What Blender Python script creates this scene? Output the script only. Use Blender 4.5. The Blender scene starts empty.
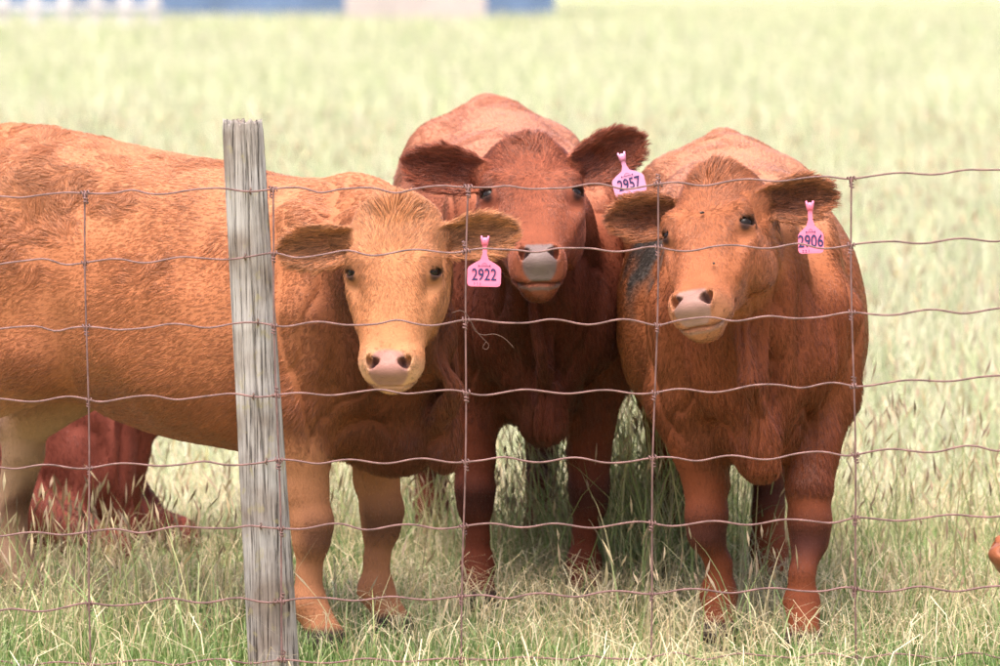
import bpy, math, random
import numpy as np
from mathutils import Vector, Matrix

# ------------------------------------------------------------------ camera, sky, sun, exposure
scene = bpy.context.scene
COL = scene.collection
FPX = 4840.0                 # focal length in pixels of a 1000 pixel wide picture
CAM_H = 1.61
PITCH = math.atan(353.0 / FPX)

cam_data = bpy.data.cameras.new('camera')
cam_data.sensor_width = 36.0
cam_data.lens = FPX / 1000.0 * 36.0
cam_data.clip_end = 6000.0
cam_data.dof.use_dof = True
cam_data.dof.focus_distance = 11.3
cam_data.dof.aperture_fstop = 4.8
camera = bpy.data.objects.new('camera', cam_data)
camera.location = (0, 0, CAM_H)
camera.rotation_euler = (math.pi / 2 - PITCH, 0, 0)
COL.objects.link(camera)
scene.camera = camera

SUN_ELEV, SUN_AZ = math.radians(70), math.radians(205)   # azimuth clockwise from +Y
world = bpy.data.worlds.new('World')
scene.world = world
world.use_nodes = True
wn = world.node_tree.nodes
sky = wn.new('ShaderNodeTexSky')
sky.sky_type = 'NISHITA'
sky.sun_disc = False
sky.sun_elevation = SUN_ELEV
sky.sun_rotation = SUN_AZ
sky.air_density = 0.7
sky.dust_density = 5.0
sky.ozone_density = 0.6
world.node_tree.links.new(sky.outputs[0], wn['Background'].inputs[0])
wn['Background'].inputs[1].default_value = 0.15

sun_data = bpy.data.lights.new('sun', 'SUN')
sun_data.energy = 1.35
sun_data.angle = math.radians(55)
sun_data.color = (1.0, 0.975, 0.94)
sun = bpy.data.objects.new('sun', sun_data)
sd = Vector((math.sin(SUN_AZ) * math.cos(SUN_ELEV), math.cos(SUN_AZ) * math.cos(SUN_ELEV), math.sin(SUN_ELEV)))
sun.rotation_euler = sd.to_track_quat('Z', 'Y').to_euler()
COL.objects.link(sun)

scene.view_settings.view_transform = 'Standard'
scene.view_settings.look = 'None'
scene.view_settings.gamma = 1.0
scene.view_settings.use_curve_mapping = False
scene.view_settings.exposure = 1.56
scene.render.engine = 'CYCLES'
scene.cycles.use_denoising = True
scene.cycles.denoising_prefilter = 'FAST'
scene.cycles.max_bounces = 6
scene.cycles.diffuse_bounces = 3
scene.cycles.glossy_bounces = 2
scene.cycles.transmission_bounces = 3
scene.cycles.transparent_max_bounces = 4

rng = np.random.default_rng(7)
random.seed(7)
F32 = np.float32

# ------------------------------------------------------------------ helpers
def at(px, py, Y):
    """point at world depth Y seen at picture position (px, py)"""
    dx, dy = (px - 500.0) / FPX, -(py - 333.0) / FPX
    c, s = math.cos(PITCH), math.sin(PITCH)
    d = Vector((dx, c + dy * s, -s + dy * c))
    return Vector((0, 0, CAM_H)) + d * (Y / d.y)

def tag(o, label=None, cat=None, group=None, kind=None):
    if label: o['label'] = label
    if cat: o['category'] = cat
    if group: o['group'] = group
    if kind: o['kind'] = kind
    return o

def empty(name, loc=(0, 0, 0), rz=0.0):
    o = bpy.data.objects.new(name, None)
    o.location = loc
    o.rotation_euler = (0, 0, rz)
    o.empty_display_size = 0.1
    COL.objects.link(o)
    return o

def np_mesh(name, verts, faces, mat=None, parent=None, smooth=True, colors=None, attrs=None):
    """faces: (m,3) or (m,4) array, or a list of such arrays"""
    me = bpy.data.meshes.new(name)
    verts = np.asarray(verts, F32)
    fl = faces if isinstance(faces, list) else [faces]
    fl = [np.asarray(f, np.int32) for f in fl if len(f)]
    me.vertices.add(len(verts))
    me.vertices.foreach_set('co', verts.ravel())
    nl = sum(f.size for f in fl)
    npoly = sum(len(f) for f in fl)
    me.loops.add(nl)
    me.loops.foreach_set('vertex_index', np.concatenate([f.ravel() for f in fl]))
    me.polygons.add(npoly)
    sizes = np.concatenate([np.full(len(f), f.shape[1], np.int32) for f in fl])
    starts = np.concatenate([[0], np.cumsum(sizes)[:-1]]).astype(np.int32)
    me.polygons.foreach_set('loop_start', starts)
    me.polygons.foreach_set('use_smooth', np.full(npoly, smooth, bool))
    me.update(calc_edges=True)
    if colors is not None:
        a = me.attributes.new('col', 'FLOAT_COLOR', 'POINT')
        c = np.ones((len(verts), 4), F32); c[:, :3] = colors
        a.data.foreach_set('color', c.ravel())
    for k, v in (attrs or {}).items():
        a = me.attributes.new(k, 'FLOAT', 'POINT')
        a.data.foreach_set('value', np.asarray(v, F32))
    if mat: me.materials.append(mat)
    o = bpy.data.objects.new(name, me)
    COL.objects.link(o)
    if parent: o.parent = parent
    return o

def box_arrays(c, s):
    c = np.asarray(c, float); s = np.asarray(s, float) / 2
    v = np.array([[x, y, z] for x in (-1, 1) for y in (-1, 1) for z in (-1, 1)]) * s + c
    f = np.array([[0, 1, 3, 2], [4, 6, 7, 5], [0, 4, 5, 1], [2, 3, 7, 6], [0, 2, 6, 4], [1, 5, 7, 3]])
    return v, f

def merge(parts):
    vs, fs, n = [], [], 0
    for v, f in parts:
        vs.append(np.asarray(v)); fs.append(np.asarray(f) + n); n += len(v)
    return np.concatenate(vs), np.concatenate(fs)

def tube(pts, r, sides=6, caps=True):
    pts = np.asarray(pts, float)
    n = len(pts)
    r = np.broadcast_to(np.asarray(r, float), (n,))
    tan = np.gradient(pts, axis=0)
    tan /= np.linalg.norm(tan, axis=1)[:, None] + 1e-12
    u = np.cross(tan[0], [0, 0, 1.0])
    if np.linalg.norm(u) < 0.1: u = np.cross(tan[0], [0, 1.0, 0])
    u /= np.linalg.norm(u)
    vs = []
    for i in range(n):
        u = u - tan[i] * np.dot(u, tan[i]); u /= np.linalg.norm(u) + 1e-12
        w = np.cross(tan[i], u)
        a = np.arange(sides) / sides * 2 * np.pi
        vs.append(pts[i] + r[i] * (np.cos(a)[:, None] * u + np.sin(a)[:, None] * w))
    v = np.concatenate(vs)
    i = np.arange(n - 1)[:, None] * sides; j = np.arange(sides)[None]
    f = np.stack([i + j, i + (j + 1) % sides, i + sides + (j + 1) % sides, i + sides + j], -1).reshape(-1, 4)
    if caps:
        v = np.concatenate([v, pts[:1], pts[-1:]])
        k = np.arange(sides); c0, c1 = n * sides, n * sides + 1; e = (n - 1) * sides
        f = np.concatenate([f, np.stack([(k + 1) % sides, k, np.full(sides, c0), np.full(sides, c0)], -1),
                            np.stack([e + k, e + (k + 1) % sides, np.full(sides, c1), np.full(sides, c1)], -1)])
        f = [f[:-2 * sides], f[-2 * sides:, :3]]
        return v, f
    return v, [f]

def _hash(ix, iy, iz, seed):
    h = (ix * 374761393 + iy * 668265263 + iz * 2147483647 + seed * 1274126177) & 0xffffffff
    h = ((h ^ (h >> 13)) * 1274126177) & 0xffffffff
    h = h ^ (h >> 16)
    return (h & 0xffff).astype(F32) / 65535.0

def vnoise(p, freq, seed=0):
    """value noise in -1..1"""
    q = np.asarray(p, np.float64) * freq
    i = np.floor(q).astype(np.int64); f = (q - i).astype(F32); f = f * f * (3 - 2 * f)
    r = 0
    for dx in (0, 1):
        for dy in (0, 1):
            for dz in (0, 1):
                w = (f[:, 0] if dx else 1 - f[:, 0]) * (f[:, 1] if dy else 1 - f[:, 1]) * (f[:, 2] if dz else 1 - f[:, 2])
                r = r + w * _hash(i[:, 0] + dx, i[:, 1] + dy, i[:, 2] + dz, seed)
    return r * 2 - 1

def spline_table(xs, ys, n=400):
    """smooth monotone-ish cubic through the stations, as a dense table"""
    xs = np.asarray(xs, float); ys = np.asarray(ys, float)
    m = np.gradient(ys, xs)
    X = np.linspace(xs[0], xs[-1], n)
    k = np.clip(np.searchsorted(xs, X) - 1, 0, len(xs) - 2)
    h = xs[k + 1] - xs[k]; t = (X - xs[k]) / h
    Y = ((2*t**3 - 3*t**2 + 1) * ys[k] + (t**3 - 2*t**2 + t) * h * m[k] + (-2*t**3 + 3*t**2) * ys[k+1] + (t**3 - t**2) * h * m[k+1])
    return X, Y

def sstep(a, b, x):
    t = np.clip((x - a) / (b - a), 0, 1)
    return t * t * (3 - 2 * t)

# ------------------------------------------------------------------ materials
def material(name):
    m = bpy.data.materials.new(name); m.use_nodes = True
    nt = m.node_tree
    return m, nt, nt.nodes['Principled BSDF']

def simple_mat(name, color, rough=0.6, spec=0.4, metal=0.0, noise=0.0, nscale=40.0, bump=0.0):
    m, nt, b = material(name)
    b.inputs['Base Color'].default_value = (*color, 1)
    b.inputs['Roughness'].default_value = rough
    b.inputs['Specular IOR Level'].default_value = spec
    b.inputs['Metallic'].default_value = metal
    if noise or bump:
        tc = nt.nodes.new('ShaderNodeTexCoord')
        n = nt.nodes.new('ShaderNodeTexNoise'); n.inputs['Scale'].default_value = nscale; n.inputs['Detail'].default_value = 6
        nt.links.new(tc.outputs['Object'], n.inputs['Vector'])
        if noise:
            r = nt.nodes.new('ShaderNodeValToRGB')
            r.color_ramp.elements[0].position = 0.3; r.color_ramp.elements[1].position = 0.7
            r.color_ramp.elements[0].color = (*[c * (1 - noise) for c in color], 1)
            r.color_ramp.elements[1].color = (*[min(1, c * (1 + noise)) for c in color], 1)
            nt.links.new(n.outputs['Fac'], r.inputs[0]); nt.links.new(r.outputs[0], b.inputs['Base Color'])
        if bump:
            bp = nt.nodes.new('ShaderNodeBump'); bp.inputs['Strength'].default_value = bump; bp.inputs['Distance'].default_value = 0.01
            nt.links.new(n.outputs['Fac'], bp.inputs['Height']); nt.links.new(bp.outputs[0], b.inputs['Normal'])
    return m

def attr_mat(name, rough=0.6, spec=0.3, translucent=0.0, wet=False):
    m, nt, b = material(name)
    a = nt.nodes.new('ShaderNodeAttribute'); a.attribute_name = 'col'
    nt.links.new(a.outputs['Color'], b.inputs['Base Color'])
    b.inputs['Roughness'].default_value = rough
    b.inputs['Specular IOR Level'].default_value = spec
    if wet:   # bare nose skin is damp and pebbled, the rest of the hide is dull
        w = nt.nodes.new('ShaderNodeAttribute'); w.attribute_name = 'bare'
        mr = nt.nodes.new('ShaderNodeMapRange'); mr.inputs[3].default_value = rough; mr.inputs[4].default_value = 0.33
        nt.links.new(w.outputs['Fac'], mr.inputs[0]); nt.links.new(mr.outputs[0], b.inputs['Roughness'])
        tc = nt.nodes.new('ShaderNodeTexCoord')
        v = nt.nodes.new('ShaderNodeTexVoronoi'); v.inputs['Scale'].default_value = 260
        bp = nt.nodes.new('ShaderNodeBump'); bp.inputs['Strength'].default_value = 0.35; bp.inputs['Distance'].default_value = 0.002
        nt.links.new(tc.outputs['Object'], v.inputs['Vector']); nt.links.new(v.outputs['Distance'], bp.inputs['Height'])
        nt.links.new(bp.outputs[0], b.inputs['Normal'])
    if translucent:
        t = nt.nodes.new('ShaderNodeBsdfTranslucent'); mx = nt.nodes.new('ShaderNodeMixShader')
        mx.inputs[0].default_value = translucent
        nt.links.new(a.outputs['Color'], t.inputs['Color'])
        nt.links.new(b.outputs[0], mx.inputs[1]); nt.links.new(t.outputs[0], mx.inputs[2])
        nt.links.new(mx.outputs[0], nt.nodes['Material Output'].inputs['Surface'])
    return m

M_HIDE = attr_mat('cow_hide', 0.75, 0.12, wet=True)
M_HAIR = attr_mat('cow_hair', 0.30, 0.24)
M_GRASS = attr_mat('grass_blades', 0.6, 0.25, translucent=0.3)
M_EYE = simple_mat('eye_gloss', (0.014, 0.008, 0.005), 0.12, 0.2)
M_HOOF = simple_mat('hoof_horn', (0.06, 0.045, 0.035), 0.5, 0.4, noise=0.4, nscale=30)
M_WIRE = simple_mat('rusty_wire', (0.19, 0.098, 0.088), 0.6, 0.4, 0.15, noise=0.45, nscale=35)
M_STAPLE = simple_mat('rusty_staple', (0.16, 0.09, 0.07), 0.6, 0.5, 0.3, noise=0.3)
M_TAG = simple_mat('pink_plastic', (0.80, 0.17, 0.27), 0.42, 0.45, noise=0.06, nscale=60)
M_TAG_FADED = simple_mat('faded_lilac_plastic', (0.72, 0.28, 0.42), 0.42, 0.45, noise=0.06, nscale=60)
M_INK = simple_mat('navy_ink', (0.03, 0.025, 0.09), 0.6, 0.3)
M_WISP = simple_mat('snagged_hair', (0.10, 0.05, 0.035), 0.6, 0.3)

# ------------------------------------------------------------------ ground, far barns and the far fence
def ground():
    m, nt, b = material('pasture_soil')
    tc = nt.nodes.new('ShaderNodeTexCoord')
    n1 = nt.nodes.new('ShaderNodeTexNoise'); n1.inputs['Scale'].default_value = 0.6; n1.inputs['Detail'].default_value = 8
    n2 = nt.nodes.new('ShaderNodeTexNoise'); n2.inputs['Scale'].default_value = 30; n2.inputs['Detail'].default_value = 8
    mx = nt.nodes.new('ShaderNodeMath'); mx.operation = 'ADD'
    r = nt.nodes.new('ShaderNodeValToRGB')
    e = r.color_ramp.elements
    e[0].position = 0.35; e[0].color = (0.20, 0.21, 0.09, 1)
    e[1].position = 0.68; e[1].color = (0.50, 0.45, 0.27, 1)
    x = r.color_ramp.elements.new(0.5); x.color = (0.33, 0.34, 0.16, 1)
    hv = nt.nodes.new('ShaderNodeMath'); hv.operation = 'MULTIPLY'; hv.inputs[1].default_value = 0.5
    for n in (n1, n2): nt.links.new(tc.outputs['Object'], n.inputs['Vector'])
    nt.links.new(n1.outputs['Fac'], mx.inputs[0]); nt.links.new(n2.outputs['Fac'], mx.inputs[1])
    nt.links.new(mx.outputs[0], hv.inputs[0]); nt.links.new(hv.outputs[0], r.inputs[0])
    nt.links.new(r.outputs[0], b.inputs['Base Color'])
    b.inputs['Roughness'].default_value = 0.95
    ys = np.concatenate([np.linspace(-60, 9, 8), np.linspace(9.5, 40, 62), np.geomspace(42, 3000, 40)])
    xs = np.concatenate([-np.geomspace(2000, 6, 20), np.linspace(-5.5, 5.5, 45), np.geomspace(6, 2000, 20)])
    X, Y = np.meshgrid(xs, ys, indexing='ij')
    p = np.stack([X.ravel(), Y.ravel(), 0 * X.ravel()], 1)
    p[:, 2] = 0.012 * vnoise(p, 2.3, 3) + 0.01 * vnoise(p, 6.0, 4) - 0.015
    far = np.abs(p[:, 1]) > 60
    p[far, 2] = -0.015
    nx, ny = len(xs), len(ys)
    i = np.arange(nx - 1)[:, None] * ny; j = np.arange(ny - 1)[None]
    f = np.stack([i + j, i + ny + j, i + ny + j + 1, i + j + 1], -1).reshape(-1, 4)
    o = np_mesh('ground', p, f, m)
    tag(o, 'pasture ground under the grass', kind='structure')
ground()

def far_fence():
    Y = 150.0
    root = empty('board_fence', (-13.2, Y, 0))
    tag(root, 'whitewashed board fence far off at the pasture edge', 'fence')
    mw = simple_mat('whitewashed_board', (0.62, 0.57, 0.57), 0.8, 0.2, noise=0.25, nscale=2)
    md = simple_mat('weathered_post', (0.58, 0.53, 0.53), 0.8, 0.2, noise=0.25, nscale=2)
    for k in range(14):
        v, f = box_arrays((-9.6 + k * .93 + 0.06 * math.sin(k * 7), 0, 0.8), (0.32, 0.22, 1.65))
        np_mesh('post', v, f, md, root, smooth=False)
    for z in (0.26, 0.78, 1.42):
        v, f = box_arrays((-3.55, -0.16, z), (12.6, 0.07, 0.15))
        np_mesh('rail', v, f, mw, root, smooth=False)
far_fence()

def barn(name, label, loc, size, wall_m, roof_m, door_m, win_m, doors, wins):
    w, d, h = size
    root = empty(name, loc)
    tag(root, label, 'barn')
    v, f = box_arrays((0, 0, h / 2), (w, d, h))
    gv = np.array([[-w/2, -d/2, h], [-w/2, d/2, h], [-w/2, 0, h + d * 0.22], [w/2, -d/2, h], [w/2, d/2, h], [w/2, 0, h + d * 0.22]])
    gf = np.array([[0, 1, 2, 2], [3, 5, 4, 4]])
    np_mesh('wall', np.concatenate([v, gv]), [f, gf[:, :3] + 8], wall_m, root, smooth=False)
    for s in (-1, 1):
        a = np.array([[-w/2 - .4, s * (d/2 + .5), h - .11], [w/2 + .4, s * (d/2 + .5), h - .11], [w/2 + .4, 0, h + d * 0.22 + .06], [-w/2 - .4, 0, h + d * 0.22 + .06]])
        t = a + [0, 0, 0.14]
        vv = np.concatenate([a, t]); ff = [[0, 3, 2, 1], [4, 5, 6, 7], [0, 1, 5, 4], [1, 2, 6, 5], [2, 3, 7, 6], [3, 0, 4, 7]]
        np_mesh('roof', vv, np.array(ff), roof_m, root, smooth=False)
    for x in doors:
        v, f = box_arrays((x, -d/2 - 0.05, 1.6), (3.0, 0.16, 3.2)); np_mesh('door', v, f, door_m, root, smooth=False)
    for x in wins:
        v, f = box_arrays((x, -d/2 - 0.04, 2.2), (1.2, 0.14, 0.9)); np_mesh('window', v, f, win_m, root, smooth=False)

M_BLUE = simple_mat('blue_metal_cladding', (0.12, 0.175, 0.30), 0.5, 0.4, noise=0.2, nscale=0.8)
M_BLUE2 = simple_mat('blue_metal_roof', (0.20, 0.28, 0.42), 0.45, 0.4, noise=0.1, nscale=0.5)
M_STUCCO = simple_mat('pinkish_render', (0.50, 0.42, 0.40), 0.85, 0.2, noise=0.12, nscale=0.7)
M_ROOFT = simple_mat('grey_sheet_roof', (0.42, 0.40, 0.40), 0.6, 0.3, noise=0.15, nscale=0.7)
M_DOORW = simple_mat('dull_door_paint', (0.13, 0.20, 0.33), 0.6, 0.3)
M_DARKW = simple_mat('dark_window_glass', (0.05, 0.07, 0.10), 0.15, 0.5)
barn('metal_barn', 'long blue metal barn beyond the field', (-9.4, 190, -0.1), (23.0, 9, 4.6), M_BLUE, M_BLUE2, M_DOORW, M_DARKW, (-9.0,), (-6.2, -4.0, 9.6))
barn('rendered_barn', 'low pinkish rendered barn standing before the blue barn', (-2.95, 172, -0.1), (4.9, 6, 3.2), M_STUCCO, M_ROOFT, M_STUCCO, M_DARKW, (), ())

# ------------------------------------------------------------------ implicit surfaces (cattle are sculpted as signed distance fields)
def smin(a, b, k):
    h = np.clip(0.5 + 0.5 * (b - a) / k, 0, 1)
    return b + (a - b) * h - k * h * (1 - h)

def smax(a, b, k):
    return -smin(-a, -b, k)

def cone(p, a, b, r1, r2, flat=None):
    a = np.asarray(a, F32); b = np.asarray(b, F32)
    ba = b - a; pa = p - a
    t = np.clip(pa @ ba / max(float(ba @ ba), 1e-9), 0, 1)
    d = pa - t[:, None] * ba
    return np.sqrt(np.einsum('ij,ij->i', d, d)) - (r1 + (r2 - r1) * t)

def ellip(p, c, r, R=None):
    q = p - np.asarray(c, F32)
    if R is not None: q = q @ np.asarray(R, F32)
    r = np.asarray(r, F32)
    a = q / r; b = a / r
    k0 = np.sqrt(np.einsum('ij,ij->i', a, a)); k1 = np.sqrt(np.einsum('ij,ij->i', b, b)) + F32(1e-6)
    return k0 * (k0 - 1) / k1

def surface_nets(fn, lo, hi, h, blk=8):
    lo = np.asarray(lo, float); hi = np.asarray(hi, float)
    nb = np.ceil((hi - lo) / (h * blk)).astype(int)
    bi = np.stack(np.meshgrid(*[np.arange(n) for n in nb], indexing='ij'), -1).reshape(-1, 3)
    ctr = lo + (bi * blk + (blk - 1) / 2) * h
    dc = fn(ctr.astype(F32))
    near = np.abs(dc) < blk * h * 1.6 + 0.01
    vol = np.empty(tuple(nb * blk), F32)
    V = vol.reshape(nb[0], blk, nb[1], blk, nb[2], blk)
    V[:] = np.where(dc > 0, 1.0, -1.0).astype(F32).reshape(nb)[:, None, :, None, :, None]
    off = np.stack(np.meshgrid(*[np.arange(blk)] * 3, indexing='ij'), -1).reshape(-1, 3)
    nbi = bi[near]
    for s in range(0, len(nbi), 600):
        c = nbi[s:s + 600]
        g = (c[:, None] * blk + off[None]).reshape(-1, 3)
        d = fn((lo + g * h).astype(F32)).reshape(len(c), blk, blk, blk)
        V[c[:, 0], :, c[:, 1], :, c[:, 2], :] = d
    ins = vol < 0
    sx, sy, sz = vol.shape
    cnt = np.zeros((sx - 1, sy - 1, sz - 1), np.int8)
    cs = [(i, j, k) for i in (0, 1) for j in (0, 1) for k in (0, 1)]
    for i, j, k in cs:
        cnt += ins[i:sx - 1 + i, j:sy - 1 + j, k:sz - 1 + k]
    act = np.argwhere((cnt > 0) & (cnt < 8))
    ids = np.full(cnt.shape, -1, np.int32); ids[act[:, 0], act[:, 1], act[:, 2]] = np.arange(len(act))
    val = {c: vol[act[:, 0] + c[0], act[:, 1] + c[1], act[:, 2] + c[2]] for c in cs}
    acc = np.zeros((len(act), 3)); n = np.zeros(len(act))
    for c in cs:
        for ax in range(3):
            if c[ax]: continue
            e = list(c); e[ax] = 1; e = tuple(e)
            v0, v1 = val[c], val[e]
            x = (v0 < 0) != (v1 < 0)
            t = np.where(x, v0 / np.where(v0 == v1, 1, v0 - v1), 0)
            q = np.zeros((len(act), 3)); q[:] = c; q[:, ax] = t
            acc += q * x[:, None]; n += x
    verts = lo + (act + acc / n[:, None]) * h
    quads = []
    for ax in range(3):
        a = [slice(None)] * 3; b = [slice(None)] * 3
        a[ax] = slice(0, -1); b[ax] = slice(1, None)
        A, B = ins[tuple(a)], ins[tuple(b)]
        e = np.argwhere(A != B)
        o1, o2 = [x for x in range(3) if x != ax]
        ok = (e[:, o1] > 0) & (e[:, o2] > 0) & (e[:, o1] < ids.shape[o1]) & (e[:, o2] < ids.shape[o2]) & (e[:, ax] < ids.shape[ax])
        e = e[ok]
        flip = A[e[:, 0], e[:, 1], e[:, 2]]
        if ax == 1: flip = ~flip
        def cid(d1, d2):
            q = e.copy(); q[:, o1] += d1; q[:, o2] += d2
            return ids[q[:, 0], q[:, 1], q[:, 2]]
        c00, c10, c11, c01 = cid(-1, -1), cid(0, -1), cid(0, 0), cid(-1, 0)
        q = np.stack([c00, c10, c11, c01], 1)
        q[~flip] = q[~flip][:, ::-1]
        quads.append(q)
    q = np.concatenate(quads)
    return verts, q[(q >= 0).all(1)]

def unit(v):
    v = np.asarray(v, float); return v / np.linalg.norm(v)

# torso stations, for a beef yearling about 1.24 m at the hip (x forward, y left, z up)
TX = [-.80, -.755, -.70, -.62, -.45, -.25, 0, .20, .35, .46, .53, .57]
TTOP = [1.04, 1.15, 1.205, 1.235, 1.225, 1.195, 1.16, 1.125, 1.09, 1.03, .95, .87]
TBOT = [.90, .78, .70, .62, .56, .50, .465, .455, .455, .49, .56, .68]
TW = [.05, .13, .18, .215, .25, .295, .322, .275, .200, .145, .11, .06]
T_TOP, T_BOT, T_W = spline_table(TX, TTOP), spline_table(TX, TBOT), spline_table(TX, TW)
# head stations along the face (t from the poll to the lips)
HT = [-.028, 0, .04, .09, .14, .19, .24, .29, .34, .385, .42, .445, .462]
HA = [.060, .094, .114, .121, .121, .118, .111, .101, .088, .080, .076, .062, .03]
HF = [-.07, -.028, -.006, .006, .010, .008, .003, -.002, -.006, -.004, -.008, -.024, -.05]
HB = [-.14, -.17, -.20, -.225, -.237, -.233, -.215, -.188, -.158, -.138, -.122, -.108, -.085]
H_A, H_F, H_B = spline_table(HT, HA), spline_table(HT, HF), spline_table(HT, HB)

def tab(T, x): return np.interp(x, T[0], T[1]).astype(F32)

class Cow:
    def __init__(self, spec):
        self.__dict__.update(spec)
        c, s = math.cos(self.heading), math.sin(self.heading)
        self.Rw = np.array([[c, -s, 0], [s, c, 0], [0, 0, 1]])       # local -> world
        self.O = np.array(self.origin, float)
        tl = lambda w: (np.asarray(w, float) - self.O) @ self.Rw      # world -> local
        self.poll = tl(self.poll_w)
        t = unit(np.asarray(self.face_w) @ self.Rw)
        n = np.asarray(self.front_w, float) @ self.Rw
        n = unit(n - t * np.dot(n, t))
        self.H = np.stack([np.cross(n, t), n, t], 1)                    # columns: side (cow's left), front, down the face
        self.ears = []
        for e in self.ear_dirs:                                        # side sign, (s,n,t) direction, opening dir
            sg, d, w, L = e
            toh = lambda a: np.asarray(a, float) @ self.Rw @ self.H      # world direction -> head frame
            u = unit(toh(d)); w = toh(w); w = unit(w - u * np.dot(u, w)); v = np.cross(w, u)
            self.ears.append((np.array([sg * .088, *getattr(self, 'ear_base', (-.088, .072))]), np.stack([u, v, w], 1), L))
        self.hs = getattr(self, 'head_scale', 1.0)
        self.bs = getattr(self, 'scale', 1.0)
        self.dewlap = getattr(self, 'dewlap', True)
        self.taper = getattr(self, 'taper', .05)
        self.folds = getattr(self, 'folds', 1.0)
        self.pale_muzzle = getattr(self, 'pale_muzzle', .8)
        self.zoff = getattr(self, 'drop', 0.0)
        if not hasattr(self, 'legs_j'):
            self.legs_j = self.standing_legs()

    def standing_legs(self):
        L = []
        for (fx, fy) in self.front_feet:
            sy = 1 if fy > 0 else -1
            kx, ky = .325 + (fx - .33) * .62, sy * .155 + (fy - sy * .15) * .6
            L.append([((.34, sy*.160, .80), .115), ((.31, sy*.165, .60), .089), ((kx - .012, ky, .39), .052), ((kx + .006, ky, .310), .0495), ((kx + .003, ky, .265), .042),
                      ((fx - .012, fy, .19), .028), ((fx - .014, fy, .115), .042), ((fx + .012, fy, .078), .034), ((fx + .035, fy, .03), .052)])
        for (fx, fy) in self.hind_feet:
            sy = 1 if fy > 0 else -1
            hx, hy = -.69 + (fx + .66) * .6, fy * .6 + sy * .06
            L.append([((-.50, sy*.15, .88), .16), ((-.46, sy*.175, .70), .125), ((hx + .06, hy, .53), .080), ((hx, hy, .46), .058), ((hx + .005, hy, .40), .05),
                      ((fx - .02, fy, .22), .041), ((fx - .005, fy, .12), .049), ((fx + .035, fy, .035), .054)])
        return L

    def hp(self, p):
        return ((p - self.poll.astype(F32)) @ self.H.astype(F32)) / F32(self.hs)

    def torso(self, p):
        s = self.bs
        q = p / F32(s); q = q - np.array([0, 0, self.zoff], F32)
        x = q[:, 0]
        top, bot, w = tab(T_TOP, x), tab(T_BOT, x), tab(T_W, x) * self.girth
        c, b = (top + bot) / 2, (top - bot) / 2
        zz = np.clip((q[:, 2] - c) / b, -1.2, 1.2)
        a = w * (1 - .10 * zz - .04 * zz * zz)
        e = 2.25
        k = (np.abs(q[:, 1] / a) ** e + np.abs((q[:, 2] - c) / b) ** e) ** (1 / e)
        d = (k - 1) * np.minimum(a, b) * .9
        d = np.maximum(d, np.maximum(TX[0] - x, x - TX[-1]))
        return d * s, q

    def sdf(self, p):
        d, q = self.torso(p)
        s = self.bs
        # hips, tail head, shoulder blades, brisket
        E = lambda c, r, k: smin(d, ellip(q, c, r) * s, k)
        for sy in (-1, 1):
            d = E((-.44, sy*.150, 1.095), (.09, .055, .05), .08)
            d = E((-.52, sy*.14, .86), (.21, .13, .28), .09)
            d = E((.30, sy*.160, .84), (.135, .075, .24), .035)
            d = E((.44, sy*.105, .72), (.115, .080, .15), .030)
        d = E((-.70, 0, 1.205), (.07, .035, .03), .05)
        d = E((.47, 0, .53), (.14, .060, .11), .045)
        d = E((.30, 0, 1.06), (.16, .07, .05), .07)
        # tail
        d = smin(d, cone(q, (-.77, 0, 1.18), (-.83, .01, .95), .035, .025) * s, .03)
        d = smin(d, cone(q, (-.83, .01, .95), (-.82, .02, .55), .025, .03) * s, .02)
        # legs
        for J in self.legs_j:
            dl = None
            for (a, ra), (b, rb) in zip(J[:-1], J[1:]):
                dd = cone(p, np.array(a) * 1.0, np.array(b) * 1.0, ra, rb)
                dl = dd if dl is None else smin(dl, dd, .022)
            d = smin(d, dl, .036)
        d = np.maximum(d, F32(0.004) - p[:, 2])
        # neck: crest, middle and throat lines from the shoulders to the back of the head
        hw = lambda s_, n_, t_: self.poll + self.H @ (np.array([s_, n_, t_]) * self.hs)
        nb_top, nb_mid, nb_low = hw(0, -.125, .03), hw(0, -.165, .09), hw(0, -.185, .16)
        B = lambda v: np.array([v[0], v[1], v[2] + self.zoff]) * s
        w_top, w_mid, w_low = B((.36, 0, .975)), B((.40, 0, .86)), B((.46, 0, .66))
        bend = np.asarray(getattr(self, 'neck_bend', (0, 0, 0)), float)
        for a, b, r1, r2, kk in ((w_top, nb_top, .13, .072, .07), (w_mid, nb_mid, .155, .085, .08), (w_low, nb_low, .12, .07, .08)):
            m = (a + b) / 2 + bend; rm = (r1 + r2) / 2
            d = smin(d, cone(p, a, m, r1 * s, rm * s), kk)
            d = smin(d, cone(p, m, b, rm * s, r2 * s), kk)
        # dewlap: a thin fold of loose skin from throat to brisket
        if not self.dewlap: return smin(d, self.head_far(p), .035)
        a, b = hw(0, -.205, .20), B((.57, 0, .52))
        m = (a + b) / 2 + np.array([.085, 0, -.03]) + bend * .7
        for u, v in ((a, m), (m, b)):
            d = smin(d, cone(p, u, v, .02, .030), .022)
        d = smin(d, cone(p, B((.625, .012, .84)), B((.640, -.006, .62)), .018, .026), .014)
        d = smin(d, cone(p, B((.640, -.006, .62)), B((.605, .004, .475)), .026, .042), .014)
        # skin folds over the front of the chest
        z = p[:, 2]
        return smin(d, self.head_far(p), .035)

    def head_far(self, p):
        """head distance, worked out in full only near the head"""
        c = self.poll + self.H @ (np.array([0, -.1, .22]) * self.hs)
        r = p - c.astype(F32)
        dh = np.sqrt((r * r).sum(1)) - F32(.30)
        m = dh < .14
        if m.any(): dh[m] = self.head(self.hp(p[m])) * F32(self.hs)
        return dh

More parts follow.
